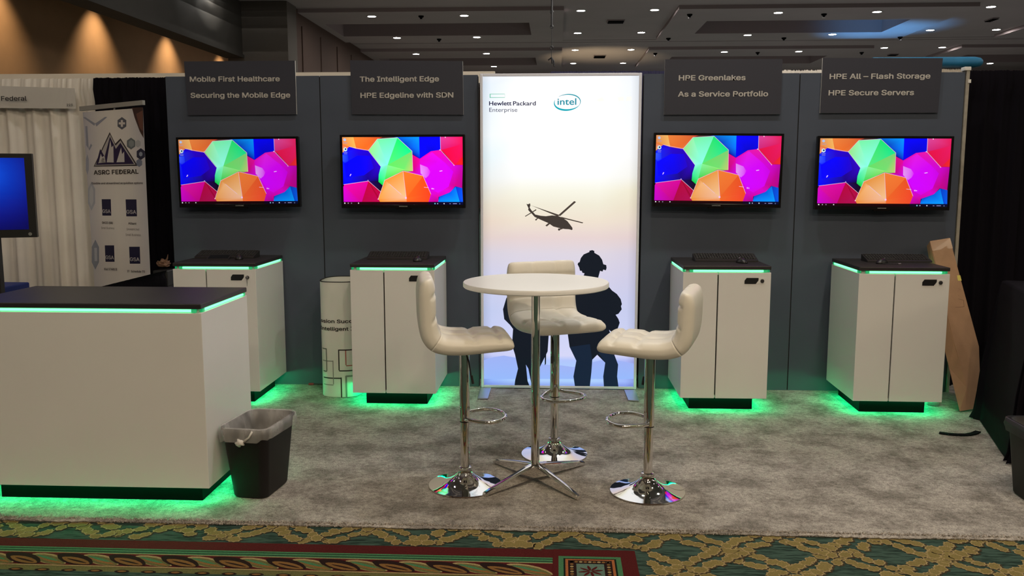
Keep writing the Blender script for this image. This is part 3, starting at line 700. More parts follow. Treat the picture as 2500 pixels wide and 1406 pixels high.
def screen_bm(w, h, style):
    """desktop picture on a w x h screen, centred at x=0, z from 0 to h, facing -Y at y=0"""
    bm = BM(); L = bm.loops.layers.float_color.new('Col')
    def tone(c):
        c = [x/255 for x in c]
        if style == 'vivid':
            g = sum(c)/3; c = [max(0, min(1, g+(x-g)*1.12))*1.05 for x in c]
        elif style == 'soft':
            g = sum(c)/3; c = [max(0, min(1, (g+(x-g)*.95)*.95)) for x in c]
        return tuple(max(0, x)**2.2*1.06 for x in c)
    def q(x, y, k):
        a, b_ = HM(x, y); a = min(1, max(0, a)); b_ = min(1, max(0, b_)); return ((a-.5)*w, -.00015*k, b_*h)
    k = 0
    def poly(pts, cols):
        nonlocal k
        k += 1; P3 = []; C3 = []
        for (x, y), c in zip(pts, cols if len(cols) > 1 else cols*len(pts)):
            v = q(x, y, k)
            if P3 and (Vector(v)-Vector(P3[-1])).length < 1e-5: continue
            P3.append(v); C3.append(tone(c))
        if len(P3) < 3: return
        f = flat(bm, P3, 0, layer=L, cols=C3); f.normal_update()
        if f.normal.y > 0: f.normal_flip()
        if len(P3) > 4: bmesh.ops.triangulate(bm, faces=[f], ngon_method='BEAUTY')
    for pts, cols in UMB: poly(pts, cols)
    for ln in LINES:
        for (x0, y0), (x1, y1) in zip(ln, ln[1:]):
            d = math.hypot(x1-x0, y1-y0); nx_, ny_ = -(y1-y0)/d*3, (x1-x0)/d*3
            poly([(x0-nx_, y0-ny_), (x1-nx_, y1-ny_), (x1+nx_, y1+ny_), (x0+nx_, y0+ny_)], [(226, 190, 214)])
    for x, y, r, c in DOTS: poly([(x+r*math.cos(i*.785), y+r*math.sin(i*.785)) for i in range(8)], [c])
    for a in ([(268, 772), (285, 738), (300, 742), (278, 775)], [(1850, 690), (1898, 682), (1900, 692), (1852, 700)], [(1560, 958), (1640, 966), (1640, 972), (1560, 964)]): poly(a, [(236, 200, 250)])
    for a in ([(2045, 1230), (2115, 1230), (2115, 1240), (2045, 1240)], [(1985, 1232), (2010, 1232), (2010, 1240), (1985, 1240)], [(190, 372), (254, 372), (254, 380), (190, 380)], [(192, 396), (250, 396), (250, 404), (192, 404)], [(196, 214), (262, 214), (262, 222), (196, 222)]): poly(a, [(150, 150, 200)])
    return bm
m_screen = display_mat('tv_screen', 1.0, .15, .4)
TVS = [(0, [(428, 335), (727, 333), (733, 505), (439, 507)], 'soft', 'television showing coloured umbrellas, first from the left, below the Mobile First Healthcare sign'),
       (1, [(828, 329), (1134, 328), (1137, 508), (835, 508)], 'vivid', 'brightest television showing coloured umbrellas, below The Intelligent Edge sign'),
       (2, [(1597, 324), (1915, 326), (1906, 508), (1591, 504)], 'mid', 'television showing coloured umbrellas, below the As a Service Portfolio sign'),
       (3, [(1998, 332), (2330, 332), (2318, 514), (1988, 511)], 'mid', 'rightmost television showing coloured umbrellas, below the Flash Storage sign')]
for i, cors, style, lab in TVS:
    yf = -.105
    q = [P(u, v, 1, yf) for u, v in cors]
    w = ((q[1]-q[0]).length+(q[2]-q[3]).length)/2; h = ((q[0]-q[3]).length+(q[1]-q[2]).length)/2
    c = (q[0]+q[1]+q[2]+q[3])/4; roll = math.atan2((q[1].z+q[2].z-q[0].z-q[3].z), (q[1].x+q[2].x-q[0].x-q[3].x))
    t = thing('television', lab, 'television', (c.x, 0, c.z), 0, 'wall televisions with the umbrella desktop')
    R = Matrix.Rotation(-roll, 4, 'Y')
    def T(bm, dy): bm.transform(Matrix.Translation((0, dy, 0)) @ R); return bm
    bs, bt, bb = .018, .018, .026
    bm = BM(); box(bm, -w/2, w/2, .006, .05, -h/2, h/2, bev=.006); box(bm, -w/2, -w/2+bs, 0, .02, -h/2, h/2, bev=.002); box(bm, w/2-bs, w/2, 0, .02, -h/2, h/2, bev=.002)
    box(bm, -w/2+bs, w/2-bs, 0, .02, h/2-bt, h/2, bev=.002); box(bm, -w/2+bs, w/2-bs, 0, .02, -h/2, -h/2+bb, bev=.002)
    box(bm, -.06, .06, .004, .02, -h/2-.009, -h/2+.004, bev=.002)
    tv = obj('bezel', T(bm, yf), m_gloss_k, t)
    sw, sh = w-2*bs+.002, h-bt-bb+.002
    bm = screen_bm(sw, sh, style); bm.transform(Matrix.Translation((0, 0.0052, -h/2+bb-.001))); obj('screen', T(bm, yf), m_screen, t)
    bm = BM(); put_text(bm, 'SAMSUNG', (-.032, -.0008, -h/2+.010), (1, 0, 0), (0, 0, 1), .064, .009, .01, nrm=(0, -1, 0)); obj('logo', T(bm, yf), m_lettering, t)
    bm = BM(); box(bm, -.2, .2, .048, .105, -.12, .12); obj('wall_mount', T(bm, yf), m_plastic_m, t)

# ------------------------------------------------------------------ cabinets
KS, KF, ZB, ZT = .0777, .0975, .1019, 1.0042
TOPZ0, TOPZ1 = 1.024, 1.05
def strip(bm, x0, y0, x1, y1, z, r, mi=0): tube(bm, [(x0, y0, z), (x1, y1, z)], r, 8, mi)
def make_cabinet(name, label, cat, w, d, split, doors, loc, rotz, group, handle=True, key=False):
    t = thing(name, label, cat, loc, rotz, group)
    bm = BM(); box(bm, -w/2, -w/2+.018, .0, d, ZB, ZT, bev=.0015); box(bm, w/2-.018, w/2, .0, d, ZB, ZT, bev=.0015)
    box(bm, -w/2+.018, w/2-.018, d-.016, d, ZB, ZT); box(bm, -w/2+.018, w/2-.018, .02, d-.016, ZB, ZB+.018); box(bm, -w/2+.018, w/2-.018, .02, d-.016, ZT-.018, ZT)
    obj('body', bm, m_white_lam, t)
    bm = BM(); box(bm, -w/2+.018, w/2-.018, .020, .024, ZB+.02, ZT-.02); obj('inner_shadow_panel', bm, m_dark_gap, t)
    g = .004
    if doors:
        xs_ = -w/2+w*split
        for a, b_, nm in ((-w/2, xs_-g, 'door'), (xs_+g, w/2, 'door')):
            bm = BM(); box(bm, a+.0005, b_-.0005, -.0005, .0185, ZB, ZT-.001, bev=.0012)
            dr = obj(nm, bm, m_white_lam, t)
        if handle:
            hx, hz = w/2-.135, ZT-.058
            bm = BM(); prism(bm, [Vector((hx-.048, -.0035, hz-.021)), Vector((hx+.030, -.0035, hz-.021)), Vector((hx+.048, -.0035, hz+.004)), Vector((hx+.048, -.0035, hz+.021)), Vector((hx-.034, -.0035, hz+.021)), Vector((hx-.048, -.0035, hz+.002))], (0, .003, 0)); obj('handle', bm, m_plastic_k, dr)
            bm = BM(); prism(bm, [Vector((hx+.042, -.0022, hz-.019)), Vector((hx+.094, -.0022, hz-.019)), Vector((hx+.106, -.0022, hz+.021)), Vector((hx+.056, -.0022, hz+.021))], (0, .0018, 0)); obj('lock_plate', bm, m_white_lam, dr)
            bm = BM(); lathe(bm, [(.013, 0), (.013, .006), (.009, .0075), (.004, .0075)], 20); bm.transform(Matrix.Translation((hx+.074, -.002, hz)) @ Matrix.Rotation(PI/2, 4, 'X')); obj('lock', bm, m_plastic_m, dr)
            if key:
                kx = hx+.074
                bm = BM(); box(bm, kx-.006, kx+.006, -.018, -.008, hz-.006, hz+.010, bev=.002); tube(bm, [(kx, -.014, hz-.004), (kx+.001, -.016, hz-.03), (kx-.001, -.015, hz-.062)], [.003, .0025, .0012], 6); obj('key', bm, m_steel, dr)
    else:
        bm = BM(); box(bm, -w/2, w/2-.002, -.0005, .0185, ZB, ZT-.001, bev=.0012); obj('front_panel', bm, m_white_lam, t)
    bm = BM(); box(bm, -w/2+KS, w/2-KS, KF, d-.06, 0, ZB); obj('kick_base', bm, m_kick, t)
    bm = BM(); box(bm, -w/2+.022, w/2-.022, .022, d-.022, ZT, TOPZ0); obj('riser', bm, m_white_lam, t)
    bm = BM(); box(bm, -w/2, w/2, -.002, d+.002, TOPZ0, TOPZ1, bev=.004); obj('top', bm, m_black_lam, t)
    zc = (ZT+TOPZ0)/2
    for (x0, y0, x1, y1) in ((-w/2+.07, .010, w/2-.052, .010), (-w/2+.010, .055, -w/2+.010, d-.04), (w/2-.010, .055, w/2-.010, d-.04)):
        bm = BM(); strip(bm, x0, y0, x1, y1, zc, .0062); ls = obj('led_strip', bm, m_led, t, smooth=True)
        bm = BM(); dx, dy = (1, 0) if y0 == y1 else (0, 1)
        for (px, py, s) in ((x0, y0, -1), (x1, y1, 1)):
            cx_, cy_ = px+dx*s*.012, py+dy*s*.012; hx_, hy_ = (.012, .007) if dx else (.007, .012)
            box(bm, cx_-hx_, cx_+hx_, cy_-hy_, cy_+hy_, ZT+.0005, TOPZ0-.0005, bev=.002)
        obj('led_clip', bm, m_ledclip, ls)
    for (x0, y0, x1, y1) in ((-w/2+.05, .07, w/2-.05, .07), (-w/2+.035, .06, -w/2+.035, d-.05), (w/2-.035, .06, w/2-.035, d-.05)):
        bm = BM(); strip(bm, x0, y0, x1, y1, ZB-.005, .005); obj('under_led_strip', bm, m_under, t, smooth=True)
    return t
CW, CD = .6103, .64
GRP = 'white demo cabinets along the back wall'
CABS = [((-2.4655, -.6535, 0), .004, 'white cabinet with a key in its lock, green lit edge, behind the reception counter', True),
        ((-1.1669, -.6535, 0), -.006, 'white cabinet with green lit edge, behind the left bar stool beside the printed tube', False),
        ((1.2022, -.6791, 0), .010, 'white cabinet with green lit edge, behind the right bar stool', False),
        ((2.4062, -.7082, 0), -.012, 'white cabinet with green lit edge, beside the leaning cardboard box', False)]
cab_roots = []
for loc, rz, lab, key in CABS:
    cab_roots.append(make_cabinet('demo_cabinet', lab, 'cabinet', CW, CD, .40, True, loc, rz, GRP, True, key))
make_cabinet('reception_counter', 'large white reception counter with black top and green lit edge at the left front', 'counter', 1.236, .647, .5, False, (-2.366, -2.638, 0), .0, None, False)

# ------------------------------------------------------------------ keyboards and mice
def keyboard_meshes():
    bm = BM(); kw, kd = .455, .155
    prism(bm, [Vector((-kw/2, 0, 0)), Vector((-kw/2, kd, 0)), Vector((-kw/2, kd, .046)), Vector((-kw/2, .02, .016)), Vector((-kw/2, 0, .010))], (kw, 0, 0))
    return bm
def make_keyboard(loc, rz, lab):
    t = thing('keyboard', lab, 'keyboard', loc, rz, 'black keyboards on the demo cabinets')
    obj('base', keyboard_meshes(), m_plastic_m, t)
    bm = BM()
    for r in range(6):
        y = .022+r*.021+(.004 if r == 5 else 0); z = .0165+(y-.02)/.135*.030
        for cidx in range(22):
            x = -.216+cidx*.0196+(.002 if cidx > 14 else 0)
            if r == 0 and 3 < cidx < 10:
                if cidx != 4: continue
                box(bm, x, x+.0196*6-.003, y, y+.016, z-.001, z+.008, bev=.0012, seg=1)
            else: box(bm, x, x+.0165, y, y+.0165, z-.001, z+.008, bev=.0012, seg=1)
    obj('keys', bm, m_key, t)
    return t
def make_mouse(loc, rz, lab):
    t = thing('mouse', lab, 'mouse', loc, rz, 'black mice beside the keyboards')
    bm = BM(); N = 14
    bmesh.ops.create_uvsphere(bm, u_segments=20, v_segments=12, radius=1)
    for v in bm.verts:
        x, y, z = v.co; v.co = (x*.031*(1-.12*y), y*.055, max(z, -.02)*.036*(1-.25*y*y)+.001)
    obj('shell', bm, m_plastic_k, t, smooth='all')
    bm = BM(); lathe(bm, [(.008, -.004), (.009, 0), (.008, .004)], 12); bm.transform(Matrix.Translation((0, .022, .0295)) @ Matrix.Rotation(PI/2, 4, 'Y')); obj('scroll_wheel', bm, m_steel, t)
TZ = TOPZ1+.001
make_keyboard((-2.525, -.30, TZ), .03, 'black keyboard on the cabinet behind the reception counter')
make_keyboard((-1.19, -.34, TZ), .02, 'black keyboard on the cabinet behind the left bar stool')
make_keyboard((1.255, -.38, TZ), .0, 'black keyboard on the cabinet behind the right bar stool')
make_keyboard((2.50, -.37, TZ), -.03, 'black keyboard on the cabinet beside the cardboard box')
make_mouse((-2.382, -.37, TZ), .3, 'black mouse on the cabinet behind the reception counter')
make_mouse((-1.012, -.45, TZ), -.2, 'black mouse on the cabinet behind the left bar stool')
make_mouse((1.345, -.46, TZ), .5, 'black mouse on the cabinet behind the right bar stool')
make_mouse((2.345, -.45, TZ), -1.0, 'black mouse on the cabinet beside the cardboard box')
t = thing('tablet', 'dark tablet propped flat in front of the keyboard behind the reception counter', 'tablet', (-2.53, -.39, TZ), .12)
bm = BM(); prism(bm, [Vector((-.08, -.04, .0)), Vector((.08, -.04, .0)), Vector((.08, .055, .022)), Vector((-.08, .055, .022))], (0, .0, .007)); obj('case', bm, m_plastic_m, t)
bm = BM(); prism(bm, [Vector((-.074, -.034, .0086)), Vector((.074, -.034, .0086)), Vector((.074, .049, .0278)), Vector((-.074, .049, .0278))], (0, 0, .0006)); obj('screen', bm, m_gloss_k, t)
t = thing('usb_adapter', 'tiny grey adapter with short cable beside the mouse on the rightmost cabinet', 'adapter', (2.44, -.52, TZ), .2)
bm = BM(); box(bm, -.012, .012, -.008, .008, 0, .009, bev=.002); obj('plug', bm, m_steel, t)
bm = BM(); tube(bm, [(-.012, 0, .004), (-.04, .01, .003), (-.06, .04, .003), (-.10, .05, .003)], .002, 6); obj('cable', bm, m_plastic_m, t)

# ------------------------------------------------------------------ bar table
t = thing('bar_table', 'round white high table on a chrome pole with four star legs', 'table', (-.102, -2.145, 0))
bm = BM(); R_ = .393
lathe(bm, [(.0, 1.086), (R_-.004, 1.086), (R_, 1.090), (R_, 1.109), (R_-.003, 1.113), (.0, 1.113)], 96, cap=False); obj('tabletop', bm, m_tabletop, t, smooth=True)
bm = BM(); lathe(bm, [(.0235, .07), (.0235, 1.063), (.027, 1.065), (.03, 1.076), (.034, 1.084)], 40); obj('pole', bm, m_chrome, t, smooth=True)
bm = BM(); lathe(bm, [(.05, 1.084), (.05, 1.0855)], 30); obj('mounting_plate', bm, m_steel, t)
bm = BM(); lathe(bm, [(.012, .012), (.030, .022), (.038, .05), (.036, .078), (.026, .088)], 32); obj('hub', bm, m_chrome, t, smooth=True)
for (lx, ly) in ((-.244, .278), (.275, .268), (-.262, -.266), (.235, -.293)):
    a = math.atan2(ly, lx); Ln = math.hypot(lx, ly)
    bm = BM(); prev = None; rings = []
    for s in [i/10 for i in range(11)]:
        r = lerp(.02, Ln, s); hw = lerp(.026, .013, s); zt = lerp(.096, .026, s**1.1); zb = lerp(.026, .005, s)
        if s == 1: zt = .023
        rings.append([bm.verts.new((r, yy, zz)) for yy, zz in ((-hw, zb), (hw, zb), (hw, zt-.006), (hw*.55, zt), (-hw*.55, zt), (-hw, zt-.006))])
    for A, B in zip(rings, rings[1:]):
        for k in range(6): bm.faces.new((A[k], A[(k+1) % 6], B[(k+1) % 6], B[k]))
    bm.faces.new(rings[0][::-1]); bm.faces.new(rings[-1])
    lathe(bm, [(.010, 0), (.012, .003), (.012, .012)], 14, c=(Ln-.012, 0))
    bmesh.ops.recalc_face_normals(bm, faces=bm.faces)
    bm.transform(Matrix.Rotation(a, 4, 'Z')); obj('leg', bm, m_chrome, t, smooth=True)

# ------------------------------------------------------------------ bar stools (built facing -Y)
def catmull(pts, n):
    out = []
    m = len(pts)-1
    for i in range(n+1):
        u = i/n*m; k = min(int(u), m-1); f = u-k
        p0, p1, p2, p3 = pts[max(k-1, 0)], pts[k], pts[k+1], pts[min(k+2, m)]
        out.append(tuple(.5*((2*p1[j]) + (-p0[j]+p2[j])*f + (2*p0[j]-5*p1[j]+4*p2[j]-p3[j])*f*f + (-p0[j]+3*p1[j]-3*p2[j]+p3[j])*f**3) for j in range(2)))
    return out
INN = [(.208, .828), (.17, .846), (.11, .848), (.03, .846), (-.06, .846), (-.125, .852), (-.168, .870), (-.186, .915), (-.192, .98), (-.194, 1.05), (-.198, 1.11), (-.212, 1.165)]
OUT = [(.208, .785), (.17, .776), (.11, .771), (.03, .764), (-.07, .758), (-.16, .764), (-.225, .788), (-.266, .84), (-.280, .91), (-.284, 1.0), (-.284, 1.08), (-.272, 1.15)]
NT = 66
SEAT_FWD = .034
INN, OUT = [(a_+SEAT_FWD, b_) for a_, b_ in INN], [(a_+SEAT_FWD, b_) for a_, b_ in OUT]
INN_S, OUT_S = catmull(INN, NT), catmull(OUT, NT)
SPLIT = 36
def seat_parts(bs=1.0):
    sq = lambda q: (q[0], q[1] if q[1] < .87 else .87+(q[1]-.87)*bs)
    inn, out_ = [sq(q) for q in INN_S], [sq(q) for q in OUT_S]
    HWX = .224
    nI = 26; ring_def = []
    for i in range(nI+1): ring_def.append((-1+2*i/nI, 1))
    for j in range(1, 6): ring_def.append((1, 1-2*j/6))
    for i in range(nI+1): ring_def.append((1-2*i/nI, -1))
    for j in range(1, 6): ring_def.append((-1, -1+2*j/6))
    rings = []
    for k in range(NT+1):
        a = k/NT; pi, po = inn[k], out_[k]
        # rounded ends of the shell
        e = min(k, NT-k)/3.6; er = 1.0 if e >= 1 else math.sqrt(max(0, 1-(1-e)**2))
        er = .50+.50*er
        hw = HWX*(1 if .42 < a < .62 else 1.0)
        endw = min(k, NT-k)/7.0; hwk = hw*(1 if endw >= 1 else (.90+.10*math.sqrt(1-(1-endw)**2)))
        ring = []
        for (x, s) in ring_def:
            # superellipse puff of the section
            ax = abs(x)
            thick = (1-ax**5)**.5 if ax < 1 else 0
            thick = .60+.40*thick
            sx = 1-.045*abs(s)**3 if ax > .98 else 1-.03*(ax**8)*abs(s)
            tt = .5+.5*s*thick*er
            y = lerp(po[0], pi[0], tt); z = lerp(po[1], pi[1], tt)
            if s == 1:
                # quilting seams pull the cover in
                dn = 0
                for sx_ in (-.34, .34): dn += .015*math.exp(-((x-sx_)/.055)**2)
                for sa in (.155, .30, .70, .86): dn += .013*math.exp(-((a-sa)/.016)**2)
                if a < .06: dn *= a/.06
                dirn = Vector((po[0]-pi[0], po[1]-pi[1])).normalized()
                bulge = .006*(1-ax**4)
                y += dirn.x*(dn-bulge); z += dirn.y*(dn-bulge)
            ring.append(Vector((x*hwk*sx, -y, z)))
        rings.append(ring)
    def part(k0, k1, cap0, cap1):
        bm = BM(); vr = [[bm.verts.new(p) for p in rings[k]] for k in range(k0, k1+1)]
        n = len(ring_def)
        for A, B in zip(vr, vr[1:]):
            for i in range(n): bm.faces.new((A[i], A[(i+1) % n], B[(i+1) % n], B[i]))
        def grid_cap(R, rev):
            m = len(R)
            # bridge inner row to outer row
            top_ = R[:nI+1]; bot = R[nI+6:nI+6+nI+1][::-1]
            for i in range(nI):
                q = (top_[i], top_[i+1], bot[i+1], bot[i]); bm.faces.new(q)
            bm.faces.new([top_[nI]] + R[nI+1:nI+6] + [bot[nI]]); bm.faces.new([bot[0]] + R[nI+6+nI+1:] + [top_[0]])
        grid_cap(vr[0], True); grid_cap(vr[-1], False)
        bmesh.ops.recalc_face_normals(bm, faces=bm.faces)
        return bm
    return part(0, SPLIT, 1, 1), part(SPLIT, NT, 1, 1)
def make_stool(loc, rz, lab, bs=1.0):
    t = thing('bar_stool', lab, 'bar stool', loc, rz, 'white bar stools around the round table')
    sb, bb_ = seat_parts(bs)
    obj('seat', sb, m_leather, t, smooth='all'); obj('backrest', bb_, m_leather, t, smooth='all')
    bm = BM(); lathe(bm, [(.197, 0), (.200, .003), (.199, .008), (.175, .013), (.14, .020), (.105, .030), (.078, .042), (.058, .056), (.044, .070), (.037, .080), (.036, .092)], 72); obj('base', bm, m_chrome, t, smooth=True)
    bm = BM(); lathe(bm, [(.030, .090), (.034, .093), (.034, .103), (.030, .106)], 32); obj('base_collar', bm, m_chrome, t, smooth=True)
    bm = BM(); lathe(bm, [(.0245, .10), (.0245, .37)], 36); obj('lower_column', bm, m_chrome, t, smooth=True)
    bm = BM(); lathe(bm, [(.0275, .362), (.0275, .768)], 36); obj('column_sleeve', bm, m_chrome, t, smooth=True)
    bm = BM(); lathe(bm, [(.0282, .358), (.0282, .364)], 36); obj('sleeve_ring', bm, m_plastic_k, t, smooth=True)
    bm = BM(); pts = []
    for i in range(25):
        a = lerp(-2.55, 2.55, i/24)
        pts.append((.135*math.sin(a)*(1.0 if abs(a) < 1.6 else 1-.25*(abs(a)-1.6)), -.115-.105*math.cos(a)+(.0 if abs(a) < 1.6 else .03*(abs(a)-1.6)), .385-.0*i))
    pts = [(-.018, .0, .40)] + pts + [(.018, .0, .40)]
    tube(bm, pts, .0105, 12); obj('footrest', bm, m_chrome, t, smooth=True)
    bm = BM(); box(bm, -.08, .08, -.08, .08, .752, .770, bev=.004); obj('seat_plate', bm, m_plastic_m, t)
    bm = BM(); tube(bm, [(-.02, .0, .757), (-.028, -.02, .70), (-.034, -.035, .60)], .004, 8); tube(bm, [(-.034, -.035, .62), (-.037, -.042, .575)], .007, 8); obj('lever', bm, m_plastic_m, t, smooth=True)
    return t
# heading vectors: the stool's front is local -Y
def rz_for(fx, fy): return math.atan2(fx, -fy)
s1 = make_stool((-.482, -2.245, 0), rz_for(math.cos(math.radians(11)), math.sin(math.radians(11))), 'white quilted bar stool left of the round table, facing right')
s2 = make_stool((.503, -2.293, 0), rz_for(-math.cos(math.radians(15)), math.sin(math.radians(15))), 'white quilted bar stool right of the round table, its back turned to us', .82)
s3 = dup(s1, (.003, -1.690, 0), rz_for(.42, -.91), 'white quilted bar stool behind the round table, in front of the lit graphic')

# ------------------------------------------------------------------ waste bins
def rr_ring(hw, hd, r, z, n=8):
    pts = []
    for cx_, cy_, a0 in ((hw-r, hd-r, 0), (-hw+r, hd-r, PI/2), (-hw+r, -hd+r, PI), (hw-r, -hd+r, 3*PI/2)):
        for i in range(n+1):
            a = a0+PI/2*i/n; pts.append(Vector((cx_+r*math.cos(a), cy_+r*math.sin(a), z)))
    return pts
def loft(bm, rings, mi=0, cap0=False, cap1=False):
    vr = [[bm.verts.new(p) for p in R] for R in rings]; n = len(vr[0])
    for A, B in zip(vr, vr[1:]):
        for i in range(n):
            f = bm.faces.new((A[i], A[(i+1) % n], B[(i+1) % n], B[i])); f.material_index = mi
    if cap0: bm.faces.new(vr[0][::-1])
    if cap1: bm.faces.new(vr[-1])
def make_bin(loc, rz, lab, h, hw0, hd0, hw1, hd1, liner_mat, knot):
    t = thing('waste_bin', lab, 'waste bin', loc, rz)
    bm = BM()
    loft(bm, [rr_ring(hw0-.02, hd0-.02, .03, 0), rr_ring(hw0-.006, hd0-.006, .04, .003), rr_ring(hw0, hd0, .045, .012), rr_ring(hw1, hd1, .05, h-.012), rr_ring(hw1+.008, hd1+.008, .055, h-.010), rr_ring(hw1+.008, hd1+.008, .055, h), rr_ring(hw1-.001, hd1-.001, .048, h), rr_ring(hw0-.004, hd0-.004, .04, .015)], cap0=True, cap1=True)
    obj('bucket', bm, m_bin, t, smooth=True)
    bm = BM(); rq = random.Random(2)
    def wavy(hw, hd, r, z, amp, ph, f=5, zamp=0):
        R = rr_ring(hw, hd, r, z, 14); out = []
        for i, p in enumerate(R):
            a = i/len(R)*2*PI
            nn = Vector((p.x, p.y, 0)).normalized(); w_ = amp*(1.3+math.sin(a*f+ph)*.8+.5*math.sin(a*(2*f+1)+2*ph))
            out.append(p+nn*w_*(1 if amp > 0 else 1)+Vector((0, 0, zamp*(math.sin(a*2+ph)+.5*math.sin(a*7+ph)))))
        return out
    loft(bm, [wavy(hw1-.034, hd1-.034, .045, h-.15, -.003, 1, 7, .012), wavy(hw1-.016, hd1-.016, .05, h-.06, -.002, 2, 6, 0), wavy(hw1-.006, hd1-.006, .05, h+.002, -.001, 2, 6, 0), wavy(hw1+.004, hd1+.004, .055, h+.007, .0005, 0, 5, .001), wavy(hw1+.013, hd1+.013, .06, h+.003, .002, 1, 6, .001), wavy(hw1+.014, hd1+.014, .06, h-.028, .004, 2, 7, .003), wavy(hw1+.008, hd1+.008, .055, h-.060, .004, 3, 8, .010)])
    obj('liner', bm, liner_mat, t, smooth='all')
    if knot:
        bm = BM(); bmesh.ops.create_icosphere(bm, subdivisions=2, radius=1)
        for v in bm.verts: v.co = Vector((v.co.x*.024, v.co.y*.013, v.co.z*.02))*(1+.25*math.sin(v.co.x*5+v.co.z*4)) + Vector((.0, -hd1-.028, h-.062))
        tube(bm, [(.02, -hd1-.022, h-.055), (.045, -hd1-.02, h-.035), (.062, -hd1-.012, h-.004)], [.008, .005, .006], 6)
        obj('liner_knot', bm, M('white_film_knot', (.62, .60, .56), .4), t, smooth='all')
make_bin((-1.578, -2.355, 0), -.12, 'dark waste bin with a clear plastic liner beside the reception counter', .385, .098, .150, .128, .190, m_clear, True)
m_blackbag = M('black_bag_film', (.008, .007, .009), .4)
make_bin((2.56, -2.29, 0), .0, 'dark waste bin with a black liner at the right edge', .40, .110, .110, .145, .140, m_blackbag, False)

# ------------------------------------------------------------------ printed tube beside the second cabinet
t = thing('graphic_tube', 'rolled white printed panel standing as an open tube beside the second cabinet', 'display tube', (-1.640, -.206, 0))
RX, RY, HZ = .155, .196, .882
SE = 3.0                        # flattened oval section
def sgp(v, e): return math.copysign(abs(v)**e, v)
def tp(a, z, off=0): return Vector(((RX+off)*sgp(math.sin(a), 2/SE), -(RY+off)*sgp(math.cos(a), 2/SE), z))
def ang_of(x): x = max(-.999, min(.999, x/RX)); return math.asin(sgp(x, SE/2))
bm = BM(); n = 72
loft(bm, [[tp(2*PI*i/n, z, o) for i in range(n)] for z, o in ((.002, 0), (HZ, 0), (HZ, -.006), (.002, -.006), (.002, 0))]); obj('panel', bm, M('white_print_laminate', (.70, .69, .64), .4), t, smooth=True)
bm = BM(); loft(bm, [[tp(2*PI*i/n, z, o) for i in range(n)] for z, o in ((HZ, .0015), (HZ+.005, .0015), (HZ+.005, -.0075), (HZ, -.0075), (HZ, .0015))]); obj('edge_trim', bm, m_plastic_m, t, smooth=True)
def tube_uv(u, v):
    # photo point -> angle and height on the tube
    a = ang_of(P(u, v, 1, -.39).x+1.640); y = -.206+tp(a, 0).y
    return a, P(u, v, 1, y).z
def tube_line(pts, wpx, mat, nm):
    bm = BM()
    for (u0, v0), (u1, v1) in zip(pts, pts[1:]):
        a0, z0 = tube_uv(u0, v0); a1, z1 = tube_uv(u1, v1); hw = wpx*.0013
        if abs(v1-v0) > abs(u1-u0): a1 = a0 = (a0+a1)/2; ext = 0
        else: z0 = z1 = (z0+z1)/2
        N = 10
        for i in range(N):
            s, e = i/N, (i+1)/N
            if a0 == a1:
                xm = tp(a0, 0).x; aa, ab = ang_of(xm-hw), ang_of(xm+hw)
                q = [(aa, lerp(z0, z1, s)), (ab, lerp(z0, z1, s)), (ab, lerp(z0, z1, e)), (aa, lerp(z0, z1, e))]
            else: q = [(lerp(a0, a1, s), z0-hw), (lerp(a0, a1, e), z0-hw), (lerp(a0, a1, e), z0+hw), (lerp(a0, a1, s), z0+hw)]
            flat(bm, [tp(a, z, .0012) for a, z in q])
    return bm
def tl(pts, w, mat): obj('printed_line', tube_line(pts, w, mat, ''), mat, t)
m_pk, m_pg, m_pr = M('print_black', (.02, .018, .012), .5), M('print_grey', (.24, .25, .22), .5), M('print_red', (.45, .12, .09), .5)
m_pdg = M('print_dark_green', (.07, .10, .07), .5)
R1 = [(1, 1)]
def tc_(x, y): return (740+x*.2987, 600+y*.2987)
tl([tc_(150, 838), tc_(190, 838), tc_(195, 1022), tc_(160, 1022)], 2.6, m_pdg)
tl([tc_(155, 938), tc_(248, 938), tc_(252, 1132), tc_(165, 1132)], 2.6, m_pg)
tl([tc_(162, 1078), tc_(315, 1076), tc_(318, 1250)], 3.6, m_pk)
tl([tc_(420, 848), tc_(294, 848), tc_(298, 1018), tc_(420, 1018)], 3.4, m_pk)
tl([tc_(348, 856), tc_(354, 976), tc_(420, 976)], 3.0, m_pr)
tl([tc_(420, 1062), tc_(353, 1062), tc_(358, 1250)], 5.0, m_pg)
for s, u0, u1, v in (('ssion Succ', 780.5, 859.5, 788.5), ('Intelligent I', 778, 861, 807)):
    bm = BM(); b2 = text_bm(s, 0); xs2 = [q.co.x for q in b2.verts]; xa, xb = min(xs2), max(xs2)
    x0_, x1_ = P(u0, v, 1, -.39).x+1.640, P(u1, v, 1, -.39).x+1.640; zb_ = P(828, v, 1, -.4).z; ez_ = .037/.73
    for ko, (kx, kz) in enumerate(((0, 0), (-1, 0), (1, 0), (0, -.7), (0, .7), (-.7, .6), (.7, -.6))):
        mp = {}
        for q in b2.verts:
            xx = lerp(x0_, x1_, (q.co.x-xa)/(xb-xa))+kx*.0016
            mp[q] = bm.verts.new(tp(ang_of(xx), zb_+q.co.y*ez_+kz*.0016, .0012+.0001*ko))
        for f in b2.faces:
            try: bm.faces.new([mp[q] for q in f.verts])
            except ValueError: pass
    b2.free(); bmesh.ops.recalc_face_normals(bm, faces=bm.faces)
    obj('lettering', bm, m_pk, t)

